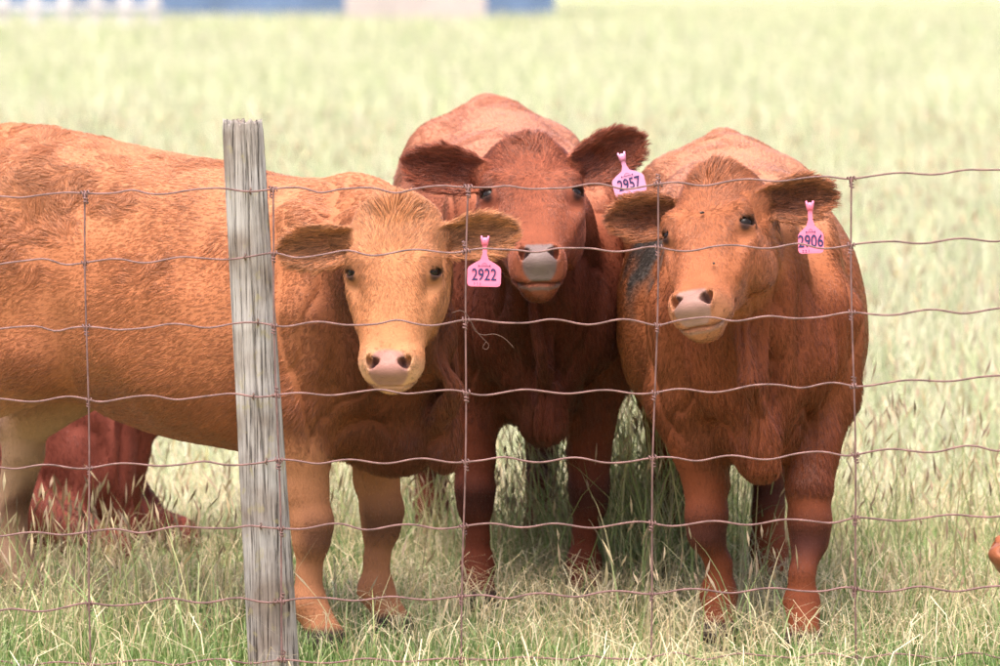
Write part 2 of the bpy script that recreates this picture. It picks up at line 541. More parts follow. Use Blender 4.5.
    def head(self, h):
        h = h.copy(); h[:, 0] /= (1 - self.taper * sstep(.20, .36, h[:, 2]))       # narrower towards the muzzle
        s_, n_, t_ = h[:, 0], h[:, 1], h[:, 2]
        A, Fr, Bk = tab(H_A, t_) * self.face_w_mul, tab(H_F, t_), tab(H_B, t_)
        c, b = (Fr + Bk) / 2, (Fr - Bk) / 2
        zz = np.clip((n_ - c) / b, -1.1, 1.1)
        a = A * (.84 + .16 * np.clip(zz + .55, -1, 1) - .14 * np.maximum(-zz, 0))
        a = a * (1 - .17 * np.clip((zz - .25) / .75, 0, 1) * sstep(.19, .26, t_) * (1 - sstep(.34, .40, t_)))
        e = 3.0
        k = (np.abs(s_ / a) ** e + np.abs((n_ - c) / b) ** e) ** (1 / e)
        d = (k - 1) * np.minimum(a, b) * .9
        d = np.maximum(d, np.maximum(HT[0] - t_, t_ - HT[-1]))
        d = smin(d, ellip(h, (0, -.05, .012), (.07, .05, .05)), .04)          # poll
        for g in (-1, 1):
            d = smin(d, ellip(h, (g*.084, -.135, .175), (.035, .075, .095)), .03)   # cheek
            d = smin(d, cone(h, (g*.096, -.052, .20), (g*.078, -.060, .30), .019, .013), .018)  # facial crest
            d = smin(d, ellip(h, (g*.090, -.014, .146), (.026, .024, .026)), .028)  # brow
            d = smax(d, -ellip(h, (g*.104, -.008, .214), (.020, .026, .034)), .025)  # hollow before the eye
            d = smax(d, -ellip(h, (g*.122, -.040, .112), (.016, .034, .036)), .03)   # temple
            d = smin(d, ellip(h, (g*.042, -.020, .402), (.026, .028, .028)), .018)  # nostril wing
            d = smin(d, ellip(h, (g*.054, -.060, .392), (.026, .036, .034)), .02)   # lip pad
        d = smin(d, ellip(h, (0, -.018, .428), (.044, .028, .024)), .02)            # nose pad
        d = smin(d, ellip(h, (0, -.088, .428), (.044, .032, .032)), .02)            # chin
        # mouth line
        sheet = np.maximum(np.abs(n_ + .058 - .25 * (t_ - .43) + 3.0 * s_ * s_) - .003, .345 - t_)
        d = smax(d, -np.maximum(sheet, -(d + .014)), .006)
        # nostrils
        for g in (-1, 1):
            ca, sa = math.cos(.55 * g), math.sin(.55 * g)
            R = np.array([[ca, 0, -sa], [0, 1, 0], [sa, 0, ca]])
            d = smax(d, -ellip(h, (g*.038, .002, .418), (.0175, .030, .0095), R), .006)
            d = smax(d, -ellip(h, (g*.049, -.004, .408), (.008, .026, .0115)), .006)
        # eyes: lids round an almond opening
        for g in (-1, 1):
            ec = np.array([g*.0915, -.026, .178]); o = unit((g*.80, .58, .02))
            e1 = unit(np.cross(o, (0, 0, 1.0)) * g + np.array([0, 0, -.28])); e1 = unit(e1 - o * np.dot(o, e1)); e2 = np.cross(o, e1)
            d = smin(d, ellip(h, ec, (.0245, .0245, .0235)), .018)
            d = smax(d, -ellip(h, ec + o * .02 + np.array([0, 0, .002]), (.021, .0198, .0098), np.stack([o, e1, e2], 1)), .004)
        # ears: cupped leaves on a round root
        for base, R, L in self.ears:
            q = (h - base.astype(F32)) @ R.astype(F32)
            u, v, w = q[:, 0] / L, q[:, 1], q[:, 2]
            bw = np.interp(u, [-.1, 0, .15, .35, .55, .75, .9, .97, 1.0, 1.1], [.024, .029, .041, .052, .056, .049, .034, .020, .005, .002]).astype(F32)
            cup = np.interp(u, [0, .2, .5, 1.0], [.045, .055, .042, .018]).astype(F32)
            w0 = cup * (np.clip(v / bw, -1.3, 1.3) ** 2) - cup * .55
            th = np.interp(u, [0, .3, 1], [.010, .0065, .005]).astype(F32)
            de = np.maximum(np.abs(w - w0) * .78 - th, np.maximum(np.abs(v) - bw, np.maximum(-u * L, (u - 1) * L)))
            d = smin(d, de, .012)
            tip = base + R[:, 0] * L * .2
            d = smin(d, cone(h, base - R[:, 0] * .03 - R[:, 2] * .01, tip - R[:, 2] * .022, .046, .020), .03)
        return d

    # ---- what the coat is like at surface points p (normals nr): colour, hair length, comb direction, density
    def fields(self, p, nr):
        h = self.hp(p.astype(F32)).astype(float)
        h[:, 0] /= 1 - self.taper * sstep(.20, .36, h[:, 2]) * (np.abs(h[:, 0]) < .12)
        s_, n_, t_ = h[:, 0], h[:, 1], h[:, 2]
        N = len(p)
        P = self.palette
        earw = np.zeros(N); eard = np.zeros((N, 3)); inner = np.zeros(N); deep = np.zeros(N)
        for base, R, L in self.ears:
            q = (h - base) @ R
            m = sstep(.012, .035, q[:, 0]) * (q[:, 0] < L * 1.1) * (np.abs(q[:, 1]) < .075) * (np.abs(q[:, 2]) < .075) * (np.abs(s_) > .085)
            dirw = self.H @ R[:, 0]; vw = self.H @ R[:, 1]
            eard += m[:, None] * (dirw + vw * (q[:, 1] / .05)[:, None] * .35)
            earw = np.maximum(earw, m)
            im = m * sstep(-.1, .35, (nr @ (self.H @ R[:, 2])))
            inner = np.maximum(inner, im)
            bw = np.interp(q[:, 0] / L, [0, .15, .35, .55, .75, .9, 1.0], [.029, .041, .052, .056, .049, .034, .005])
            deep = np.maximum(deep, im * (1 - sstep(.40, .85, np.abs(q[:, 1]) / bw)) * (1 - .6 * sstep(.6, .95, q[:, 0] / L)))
        headw = sstep(.0, .06, t_ + .03) * sstep(-.27, -.20, n_) * (np.abs(s_) < .16) * (t_ < .52)
        onhead = 1 - sstep(.008, .030, self.head_far(p.astype(F32)))
        headw = headw * onhead; earw = earw * onhead; inner = inner * onhead
        headw = np.maximum(headw * (1 - earw), 0)
        legw = (1 - sstep(.42, .62, p[:, 2])) if self.zoff == 0 else np.zeros(N)
        legw = legw * (1 - headw) * np.maximum(sstep(.010, .045, self.torso(p.astype(F32))[0]) * sstep(.035, .075, np.abs(p[:, 1])), 1 - sstep(.34, .40, p[:, 2])) * np.maximum(1 - sstep(.40, .46, p[:, 0]), 1 - sstep(.36, .42, p[:, 2]))
        z = p[:, 2] / self.bs
        n1, n2, n3 = vnoise(p, 3.1, 11), vnoise(p, 9.0, 12), vnoise(p, 26.0, 13)
        # colour of the coat, with top light and underside shade painted in
        c = np.array(P['body'])[None] * (1 + .20 * n1 + .13 * n2 + .06 * n3)[:, None]
        top_light = sstep(.95, 1.14, z - self.zoff + .06 * n2)  # paler back: brightness from overhead light painted into the coat
        c = c + (np.array(P['back']) * (1 + .10 * n2 + .06 * n3)[:, None] - c) * (top_light * .9)[:, None]
        belly = 1 - sstep(.50, .80, z - self.zoff + .06 * n2)  # darker belly and low flank: mostly shade painted into the coat
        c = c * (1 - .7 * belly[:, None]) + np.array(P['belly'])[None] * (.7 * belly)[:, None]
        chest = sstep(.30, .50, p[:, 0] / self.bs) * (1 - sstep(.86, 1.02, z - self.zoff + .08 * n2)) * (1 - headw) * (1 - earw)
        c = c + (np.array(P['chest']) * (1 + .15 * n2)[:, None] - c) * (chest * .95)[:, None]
        lg = np.array(P['leg'])[None] * (1 + .12 * n2 + .06 * n3)[:, None]
        hind = np.array(P.get('hind', P['leg']))[None] * (1 + .14 * n2 + .08 * n3)[:, None]
        lg = np.where((p[:, 0] < -.25)[:, None], hind, lg)
        c = c + (lg - c) * legw[:, None]
        knee = np.exp(-((z - .275) / .06) ** 2) * legw * sstep(-.5, .5, n2 + nr[:, 0])
        c = c + (np.array(P['knee']) - c) * (knee * .9)[:, None]
        face = np.array(P['face'])[None] * (1 + .10 * n2 + .10 * n3 + .08 * vnoise(p, 55, 14))[:, None]
        c = c + (face - c) * headw[:, None]
        # paler muzzle, darker jaw and eye rims
        mz = headw * sstep(.375, .425, t_ + .012 * n2 + .35 * np.maximum(-n_ - .03, 0)) * sstep(-.12, -.085, n_) * self.pale_muzzle
        c = c + (np.array(P['muzzle']) - c) * (mz * .85)[:, None]
        pores = headw * sstep(.33, .39, t_) * sstep(.45, .75, vnoise(p, 190, 15))
        c = c * (1 - .45 * pores[:, None])
        eyeR = np.minimum(*[np.sqrt((s_ - g*.0915)**2 + (n_ + .026)**2 + (t_ - .178)**2) for g in (-1, 1)])
        lid = 1 - sstep(.0236, .0272, eyeR)
        c = c + (np.array(P['lid']) - c) * (lid * headw)[:, None]
        ring = (1 - sstep(.028, .050, eyeR)) * (1 - lid)
        c = c + (np.array(P['eye_ring']) - c) * (ring * headw * .6)[:, None]
        ec = np.array(P['ear'])[None] * (1 + .15 * n3)[:, None]
        c = c + (ec - c) * earw[:, None]
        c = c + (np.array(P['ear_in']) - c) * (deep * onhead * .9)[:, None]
        # bare nose
        pe = np.sqrt((s_ / .050) ** 2 + (np.maximum(.425 - t_, 0) / .046) ** 2 + (np.maximum(-.014 - n_, 0) / .042) ** 2) + .06 * n3
        pad = (1 - sstep(.86, 1.04, pe)) * sstep(-.060, -.050, n_)
        lip = .8 * sstep(.415, .427, t_) * sstep(-.070, -.065, n_ + 3.0 * s_ * s_) * (1 - sstep(-.060, -.055, n_ + 3.0 * s_ * s_)) * (np.abs(s_) < .06)
        bare = np.clip(np.maximum(pad, lip), 0, 1)
        pc = np.array(P['nose'])[None] * (1 + .10 * n3 + .10 * vnoise(p, 70, 5))[:, None]
        c = c + (pc - c) * bare[:, None]
        hole = np.minimum(*[ellip(h.astype(F32), (g*.042, .000, .414), (.019, .034, .0135)) for g in (-1, 1)])
        hole = (1 - sstep(-.004, .002, hole)) * bare
        c = c + (np.array([.05, .02, .017]) - c) * (hole * .85)[:, None]
        hoof = (1 - sstep(.05, .07, p[:, 2])) * (self.zoff == 0)
        c = c + (np.array([.05, .035, .03]) - c) * hoof[:, None]
        if 'spots' in self.__dict__:
            for pos, rad, col in self.spots:
                w = (1 - sstep(rad * .5, rad, np.sqrt(((p - np.array(pos)) ** 2).sum(1)) + rad * .35 * vnoise(p, 22, 31))) * (1 - headw)
                c = c + (np.array(col) - c) * w[:, None]
        # hair length (m)
        ln = .017 + .004 * n1 + .014 * np.clip(vnoise(p, 6.5, 21), 0, 1)
        curly = self.shag * sstep(.10, .75, .75 * vnoise(p, 17, 54) + .8 * vnoise(p, 4.5, 55) + .15) * sstep(.80, .98, z - self.zoff) * (1 - sstep(.0, .25, p[:, 0])) * (1 - headw) * (1 - earw)
        ln = ln + .020 * curly
        ln = ln + .014 * belly * (1 - legw)
        ln = ln * (1 - legw) + .011 * legw
        fl = .0095 + .006 * (1 - sstep(.20, .34, t_))
        tuft = np.exp(-((t_ - .035) / .05) ** 2 - (s_ / .060) ** 2) * sstep(-.12, -.03, n_)
        fl = fl + .040 * tuft + .010 * (1 - sstep(-.12, -.06, n_))
        fl = fl * (1 - .15 * sstep(.335, .38, t_))
        ln = ln * (1 - headw) + fl * headw
        ln = ln * (1 - earw) + (.014 + .020 * inner) * earw
        ln = ln * (1 - .7 * np.clip(lid * headw + np.exp(-((eyeR - .027) / .006) ** 2) * headw, 0, 1))
        lash = np.exp(-((eyeR - .0265) / .0035) ** 2) * (t_ < .176) * headw
        ln = ln + .011 * lash
        c = c * (1 - .75 * lash[:, None])
        dens = (1 - bare) * (1 - hoof) * (1 - lid * headw)
        # comb direction
        fwd = np.array([1.0, 0, 0])
        d = np.zeros((N, 3)); d[:, 0] = -.75; d[:, 2] = -.62
        d[:, 0] += .35 * n1; d[:, 2] += .35 * vnoise(p, 4.0, 17); d[:, 1] += .25 * vnoise(p, 4.0, 18)
        d = d * (1 - legw)[:, None] + np.array([-.12, 0, -1.0]) * legw[:, None]
        chestd = np.stack([0 * n1, .25 * n1, -1 + 0 * n1], 1)
        d = d + (chestd - d) * (chest * .8)[:, None]
        # face: from a whorl between the eyes, up to the poll and down the nose
        dt = np.where(t_ > .15, 1.0, -1.0) * sstep(0, .03, np.abs(t_ - .15)) + .001
        ds = np.clip(s_ / .05, -1.2, 1.2) * .55
        hd = np.stack([ds + .25 * n2, -.25 + 0 * ds, dt + .2 * n1], 1)
        curl = np.stack([vnoise(p, 34, 41), vnoise(p, 34, 42), vnoise(p, 34, 43)], 1)
        hd = hd + curl * (.25 + 1.2 * tuft)[:, None]
        hd = hd @ self.H.T
        d = d + (hd - d) * headw[:, None]
        d = d + (eard + curl * .45 - d) * earw[:, None]
        # unsettled, curly patches along the back
        cur = np.stack([vnoise(p, 20, 51), vnoise(p, 20, 52), vnoise(p, 20, 53)], 1)
        wild = curly
        d = d + cur * (wild * 2.6 + .15)[:, None]
        lift = .15 + .50 * wild + .35 * tuft * headw - .05 * earw + .22 * inner
        return dict(earw=earw, tuft=tuft * headw, col=np.clip(c, .004, .95), ln=np.maximum(ln, .004), dens=dens, comb=d, lift=lift, bare=bare)

def tri_normals(v, q):
    a, b, c, d = (v[q[:, i]] for i in range(4))
    fn = np.cross(c - a, d - b)
    vn = np.zeros_like(v)
    for i in range(4): np.add.at(vn, q[:, i], fn)
    vn /= np.linalg.norm(vn, axis=1)[:, None] + 1e-12
    return fn, vn

def build_cow(spec):
    cw = Cow(spec)
    root = empty('cow', cw.O.tolist(), cw.heading)
    tag(root, spec['label'], 'cow', 'cattle at the wire fence')
    # body grid in cow space, head grid in head space
    lo, hi = [-.95, -.45, -.01], [1.05, .45, 1.45]
    pts = np.array([j[0] for J in cw.legs_j for j in J] + [cw.poll + cw.H @ (np.array([a, -.1, t]) * cw.hs) for a in (-.3, .3) for t in (-.06, .53)])
    lo = np.minimum(lo, pts.min(0) - .12); hi = np.maximum(hi, pts.max(0) + .12); lo[2] = -.02
    v, q = surface_nets(cw.sdf, lo, hi, spec.get('res', .008))
    hlo, hhi = np.array([-.32, -.26, -.07]), np.array([.32, .10, .50])
    if spec.get('fine_head', True):
        f = lambda h: cw.sdf((cw.poll + (h * cw.hs) @ cw.H.T).astype(F32)) / F32(cw.hs)
        vh, qh = surface_nets(f, hlo, hhi, spec.get('res_head', .0042))
        vh = cw.poll + (vh * cw.hs) @ cw.H.T
        hh = cw.hp(v[q].mean(1).astype(F32))
        inside = ((hh > hlo + .012) & (hh < hhi - .012)).all(1)
        q = q[~inside]
        used = np.zeros(len(v), bool); used[q] = True
        mp = np.cumsum(used) - 1
        v = v[used]; q = mp[q]
        q = np.concatenate([q, qh + len(v)]); v = np.concatenate([v, vh])
    fn, vn = tri_normals(v, q)
    # uneven flesh and loose folds of skin on the chest and neck
    away = sstep(.0, .04, cw.head_far(v.astype(F32)))
    ch = sstep(.22, .42, v[:, 0]) * sstep(.40, .55, v[:, 2] - cw.zoff)
    disp = .007 * vnoise(v, 5.5, 101) + .0035 * vnoise(v, 13, 102)
    crease = (1 - np.abs(vnoise(v * [4.5, 10, 2.4], 1.0, 105))) ** 6 + .6 * (1 - np.abs(vnoise(v * [9, 21, 4], 1.0, 106))) ** 8
    disp -= .020 * ch * crease
    disp += ch * cw.folds * (.015 * vnoise(v * [6, 15, 3.5], 1.0, 103) + .008 * vnoise(v * [12, 34, 6], 1.0, 104))
    lg = 1 - sstep(.42, .55, v[:, 2])
    v = v + vn * (disp * away * (1 - .6 * lg * (cw.zoff == 0)))[:, None]
    fn, vn = tri_normals(v, q)
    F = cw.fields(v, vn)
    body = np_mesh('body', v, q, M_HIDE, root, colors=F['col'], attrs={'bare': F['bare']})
    # eyes
    for g in (-1, 1):
        ec = np.array([g*.0915, -.026, .178]); o = unit((g*.80, .58, .02))
        n, mseg = 14, 20
        th = np.linspace(0, np.pi, n); ph = np.arange(mseg) / mseg * 2 * np.pi
        e1 = unit(np.cross(o, (0, 0, 1.0))); e2 = np.cross(o, e1)
        S = np.array([o * np.cos(a) + np.sin(a) * (e1 * np.cos(b) + e2 * np.sin(b)) for a in th for b in ph]) * .0195
        i = np.arange(n - 1)[:, None] * mseg; j = np.arange(mseg)[None]
        fq = np.stack([i + j, i + mseg + j, i + mseg + (j + 1) % mseg, i + (j + 1) % mseg], -1).reshape(-1, 4)
        sv = cw.poll + ((ec + S) * cw.hs) @ cw.H.T
        np_mesh('eye', sv, fq, M_EYE, root)
    cw.verts = v
    build_coat(cw, v, q, fn, vn, spec.get('hairs', 100000), root, spec.get('seed', 1))
    return cw, root

def build_coat(cw, v, q, fn, vn, count, root, seed):
    r = np.random.default_rng(seed)
    area = np.linalg.norm(fn, axis=1) * .5
    cen = v[q].mean(1)
    h = cw.hp(cen.astype(F32))
    isface = (h[:, 2] > -.06) & (h[:, 2] < .49) & (np.abs(h[:, 0]) < .31) & (h[:, 1] > -.25) & (h[:, 1] < .1)
    # the coat is denser (and shorter) on the head; sparser on the sides turned away from the fence
    camd = cw.Rw.T @ np.array([0.0 - cw.O[0] * .3, -1, .25])
    facing = (fn @ unit(camd)) / (area * 2 + 1e-12)
    wgt = area * np.where(isface, 4.5, np.where(cen[:, 2] < .45, 1.8, 1.0)) * (.22 + .78 * sstep(-.35, .1, facing))
    wgt = wgt / wgt.sum()
    pick = r.choice(len(q), count, p=wgt)
    a, b = r.random(count), r.random(count)
    Q = q[pick]
    bil = lambda X: ((X[Q[:, 0]] * ((1 - a) * (1 - b))[:, None] + X[Q[:, 1]] * (a * (1 - b))[:, None]
                      + X[Q[:, 2]] * (a * b)[:, None] + X[Q[:, 3]] * ((1 - a) * b)[:, None]))
    p = bil(v); n = bil(vn); n /= np.linalg.norm(n, axis=1)[:, None] + 1e-9
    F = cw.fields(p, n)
    keep = r.random(count) < F['dens']
    p, n = p[keep], n[keep]
    F = {k: x[keep] for k, x in F.items()}
    m = len(p)
    d = F['comb']; d = d - n * (d * n).sum(1)[:, None]
    d += .22 * r.normal(size=(m, 3)); d = d - n * (d * n).sum(1)[:, None]
    d /= np.linalg.norm(d, axis=1)[:, None] + 1e-9
    L = F['ln'] * (.65 + .6 * r.random(m))
    lift = F['lift'] * (.5 + r.random(m))
    K = 5
    s = np.linspace(0, 1, K)
    pos = (p[:, None] - n[:, None] * .0008 + d[:, None] * (L[:, None] * s[None])[:, :, None]
           + n[:, None] * (L * lift)[:, None, None] * (s * (1.35 - .85 * s))[None, :, None])
    # clumping: tips drawn together in small locks
    hp_ = cw.hp(p.astype(F32)); onface = (hp_[:, 2] > -.03) & (hp_[:, 2] < .48) & (np.abs(hp_[:, 0]) < .31) & (hp_[:, 1] > -.2)
    cell = .011
    jit = np.stack([vnoise(p, 30, 61), vnoise(p, 30, 62), vnoise(p, 30, 63)], 1) * .006
    ci = np.floor((p + jit) / cell).astype(np.int64)
    key = ((ci[:, 0] + 1000) * 4000 + ci[:, 1] + 1000) * 4000 + ci[:, 2] + 1000
    _, inv = np.unique(key, return_inverse=True)
    k = inv.max() + 1
    cnt = np.bincount(inv, minlength=k)
    tip = pos[:, -1]
    mt = np.stack([np.bincount(inv, tip[:, i], k) / cnt for i in range(3)], 1)
    mp = np.stack([np.bincount(inv, p[:, i], k) / cnt for i in range(3)], 1)
    pull = (mt[inv] - tip) * ((.55 + .25 * r.random(m)) * np.where(onface & (np.abs(hp_[:, 0]) < .125), .45 + .6 * F['tuft'], 1.0))[:, None]
    pos = pos + pull[:, None] * (s ** 1.6)[None, :, None]
    col = F['col'] * (1 + (.17 + .10 * onface + .12 * F['earw'])[:, None] * r.normal(size=(m, 1)).clip(-2, 2)) * (1 + .10 * (np.random.default_rng(seed + 5).random(k)[inv] - .5) * 2)[:, None]
    col = np.clip(col, .004, .95)
    cd = bpy.data.hair_curves.new('coat')
    cd.add_curves([K] * m)
    cd.attributes['position'].data.foreach_set('vector', pos.astype(F32).ravel())
    ra = cd.attributes.new('radius', 'FLOAT', 'POINT')
    rad = np.array([.00062, .00058, .0005, .00036, .00008], F32)
    ra.data.foreach_set('value', np.tile(rad, m) * np.repeat((np.where(onface, .74, 1.0) + .45 * F['tuft']) * np.clip(L / .02, .75, 1.1), K).astype(F32))
    ca = cd.attributes.new('col', 'FLOAT_COLOR', 'CURVE')
    c4 = np.ones((m, 4), F32); c4[:, :3] = col
    ca.data.foreach_set('color', c4.ravel())
    cd.materials.append(M_HAIR)
    o = bpy.data.objects.new('coat', cd)
    COL.objects.link(o); o.parent = root
    return o

def hd(fwd): return math.atan2(fwd[1], fwd[0])

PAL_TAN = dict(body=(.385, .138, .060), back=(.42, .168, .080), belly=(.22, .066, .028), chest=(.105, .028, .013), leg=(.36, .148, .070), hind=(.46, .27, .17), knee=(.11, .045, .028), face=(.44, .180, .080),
               muzzle=(.60, .335, .195), lid=(.06, .03, .024), eye_ring=(.31, .12, .06), ear=(.46, .19, .085), ear_in=(.34, .14, .066), nose=(.34, .165, .130))
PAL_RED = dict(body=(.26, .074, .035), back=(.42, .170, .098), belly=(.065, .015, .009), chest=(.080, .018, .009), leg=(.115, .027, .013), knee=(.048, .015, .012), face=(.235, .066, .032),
               muzzle=(.30, .100, .058), lid=(.035, .017, .014), eye_ring=(.17, .05, .03), ear=(.25, .07, .036), ear_in=(.15, .038, .019), nose=(.18, .125, .112))
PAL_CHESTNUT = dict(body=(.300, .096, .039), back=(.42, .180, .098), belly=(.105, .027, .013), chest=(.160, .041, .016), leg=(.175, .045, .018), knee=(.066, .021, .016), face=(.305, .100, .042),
               muzzle=(.43, .195, .105), lid=(.045, .022, .018), eye_ring=(.27, .095, .048), ear=(.32, .115, .052), ear_in=(.15, .046, .022), nose=(.29, .158, .125))
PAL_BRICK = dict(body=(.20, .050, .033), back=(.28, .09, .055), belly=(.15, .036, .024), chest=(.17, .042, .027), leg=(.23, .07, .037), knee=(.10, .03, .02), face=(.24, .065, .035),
               muzzle=(.36, .136, .076), lid=(.06, .03, .02), eye_ring=(.215, .055, .03), ear=(.215, .055, .023), ear_in=(.12, .031, .015), nose=(.55, .4, .36))
PAL_ORANGE = dict(PAL_TAN, face=(.30, .10, .045), muzzle=(.30, .10, .045), nose=(.28, .095, .045))

# the tan cow standing side-on, its head turned to the fence
f1 = (.853, -.522)
p1 = at(395, 199, 11.27)
TAN = dict(label='light tan cow standing side-on behind the post, head turned over its chest', seed=11,
    origin=(-.652, 11.86, 0), heading=hd(f1), girth=.98, shag=.6, face_w_mul=1.0, res=.009, hairs=270000,
    front_feet=[(.33, .15), (.33, -.15)], hind_feet=[(-.79, .15), (-.98, -.15)],
    poll_w=tuple(p1), face_w=(-.03, -.40, -.91), front_w=(-.10, -.91, .40), neck_bend=(.05, -.03, -.01), head_scale=.97,
    ear_dirs=[(1, (1, .12, .12), (.1, -1, -.15), .195), (-1, (-1, .12, -.14), (-.1, -1, -.10), .195)], palette=PAL_TAN)
# the dark red cow facing the fence
f2 = (.117, -.993)
p2 = at(527, 138, 11.97)
RED = dict(label='dark red cow facing the wire between two others, lips parted, both ears raised', seed=12,
    origin=(.046, 12.68, 0), heading=hd(f2), girth=.96, shag=.3, face_w_mul=.99, scale=1.04, res=.009, hairs=220000,
    front_feet=[(.33, .135), (.36, -.145)], hind_feet=[(-.50, .13), (-.95, -.13)],
    poll_w=tuple(p2), face_w=(.06, -.81, -.58), front_w=(.02, -.58, .81), head_scale=1.09,
    ear_base=(-.070, .050), ear_dirs=[(1, (1, .10, .48), (.15, -1, .05), .190), (-1, (-1, .10, .16), (-.15, -1, .05), .190)], palette=PAL_RED, pale_muzzle=.35, taper=.22)
# the chestnut cow facing the fence, head turned aside
f3 = (.03, -1.0)
p3 = at(713, 167, 11.42)
CHEST = dict(label='chestnut cow facing the fence, head turned aside, dark matted patch on its flank', seed=13,
    origin=(.605, 12.02, 0), heading=hd(f3), girth=.98, scale=.98, shag=.3, face_w_mul=.96, res=.009, hairs=240000,
    front_feet=[(.50, .105), (.30, -.08)], hind_feet=[(-.62, .12), (-.66, -.14)],
    poll_w=tuple(p3), face_w=(-.15, -.69, -.71), front_w=(-.40, -.62, .66), head_scale=1.0,
    ear_base=(-.080, .060), ear_dirs=[(1, (1, .12, .10), (.15, -1, -.10), .182), (-1, (-1, .05, -.06), (-.1, -1, -.05), .185)], palette=PAL_CHESTNUT,
    spots=[((.12, -.30, .96), .19, (.07, .055, .048))], pale_muzzle=.55, taper=.08)
# a cow lying down behind the tan one
f4 = (.90, -.43)
LYING_LEGS = [
    [((.34, .165, .36), .13), ((.36, .19, .22), .10), ((.62, .20, .075), .058), ((.60, .20, .07), .052), ((.44, .19, .06), .042), ((.36, .19, .055), .05), ((.30, .19, .05), .05)],
    [((.34, -.165, .36), .13), ((.38, -.20, .20), .10), ((.66, -.22, .075), .058), ((.63, -.22, .07), .052), ((.47, -.21, .06), .042), ((.38, -.21, .055), .05), ((.32, -.21, .05), .05)],
    [((-.50, .16, .42), .16), ((-.30, .27, .22), .12), ((-.52, .33, .10), .06), ((-.40, .36, .07), .045), ((-.22, .36, .06), .05)],
    [((-.50, -.16, .42), .16), ((-.30, -.27, .22), .12), ((-.52, -.33, .10), .06), ((-.40, -.36, .07), .045), ((-.22, -.36, .06), .05)]]
LIE = dict(label='brick red cow lying in the grass behind the tan cow', seed=14,
    origin=(-1.54, 13.35, 0), heading=hd(f4), girth=1.05, shag=.2, face_w_mul=1.0, res=.011, res_head=.008, hairs=60000, drop=-.43,
    front_feet=[], hind_feet=[], legs_j=LYING_LEGS, folds=1.5, dewlap=False,
    poll_w=(-.90, 13.35, .93), face_w=(.75, .25, -.60), front_w=(.55, .1, .8), head_scale=1.0,
    ear_dirs=[(1, (.4, 1, .1), (1, -.2, 0), .18), (-1, (.3, -1, .1), (1, .2, 0), .18)], palette=PAL_BRICK)
# a cow grazing just beyond the right end of the view, only its nose reaching in
f5 = (-.97, -.24)
GRAZE = dict(label='orange tan cow grazing with its nose in the grass beside the chestnut cow', seed=15,
    origin=(2.30, 11.95, 0), heading=hd(f5), girth=1.0, shag=.3, face_w_mul=1.0, res=.011, res_head=.008, hairs=60000,
    front_feet=[(.33, .15), (.25, -.15)], hind_feet=[(-.60, .14), (-.75, -.15)],
    poll_w=(1.452, 11.62, .57), face_w=(-.62, -.16, -.77), front_w=(-.75, -.15, .62), head_scale=1.0,
    ear_dirs=[(1, (.2, -1, .2), (-1, 0, .2), .18), (-1, (.2, 1, .2), (-1, 0, .2), .18)], palette=PAL_ORANGE)
import time as _t
_t0 = _t.time()
cows = {}
for key, spec in (('tan', TAN), ('red', RED), ('chestnut', CHEST), ('lying', LIE), ('grazing', GRAZE)):
    cows[key] = build_cow(spec)
    print('cow', key, round(_t.time() - _t0, 1))

def flies():
    m_body = simple_mat('fly_body', (.02, .018, .018), .35, .4)
    m_wing = simple_mat('fly_wing', (.22, .20, .18), .3, .4)
    cw = cows['chestnut'][0]
    W = cw.verts @ cw.Rw.T + cw.O
    for k, (px, py) in enumerate(((701, 213), (714, 263))):
        P = np.array(tuple(at(px, py, 11.2)))
        d = P - np.array([0, 0, CAM_H]); d /= np.linalg.norm(d)
        rel = W - np.array([0, 0, CAM_H]); along = rel @ d
        off = np.linalg.norm(rel - along[:, None] * d, axis=1)
        c = W[np.where(off < .006, along, 99).argmin()] + np.array([0, -.009, .004])
        root = empty('fly', c.tolist(), .5 + k)
        tag(root, 'small black fly sitting on the ' + ('nose bridge' if k else 'forehead') + ' of the chestnut cow', 'fly', 'flies on the cattle')
        v, f = tube(np.array([[-.006, 0, 0], [-.003, 0, .0005], [.001, 0, .001], [.004, 0, .001], [.006, 0, .0005]]), [.0012, .0028, .0026, .0022, .001], 8)
        np_mesh('body', v, f, m_body, root)
        for sy in (-1, 1):
            wv = np.array([[.002, sy * .001, .0025], [-.004, sy * .001, .003], [-.009, sy * .004, .0025], [-.006, sy * .006, .0022]])
            np_mesh('wing', wv, np.array([[0, 1, 2, 3]]), m_wing, root, smooth=False)
flies()

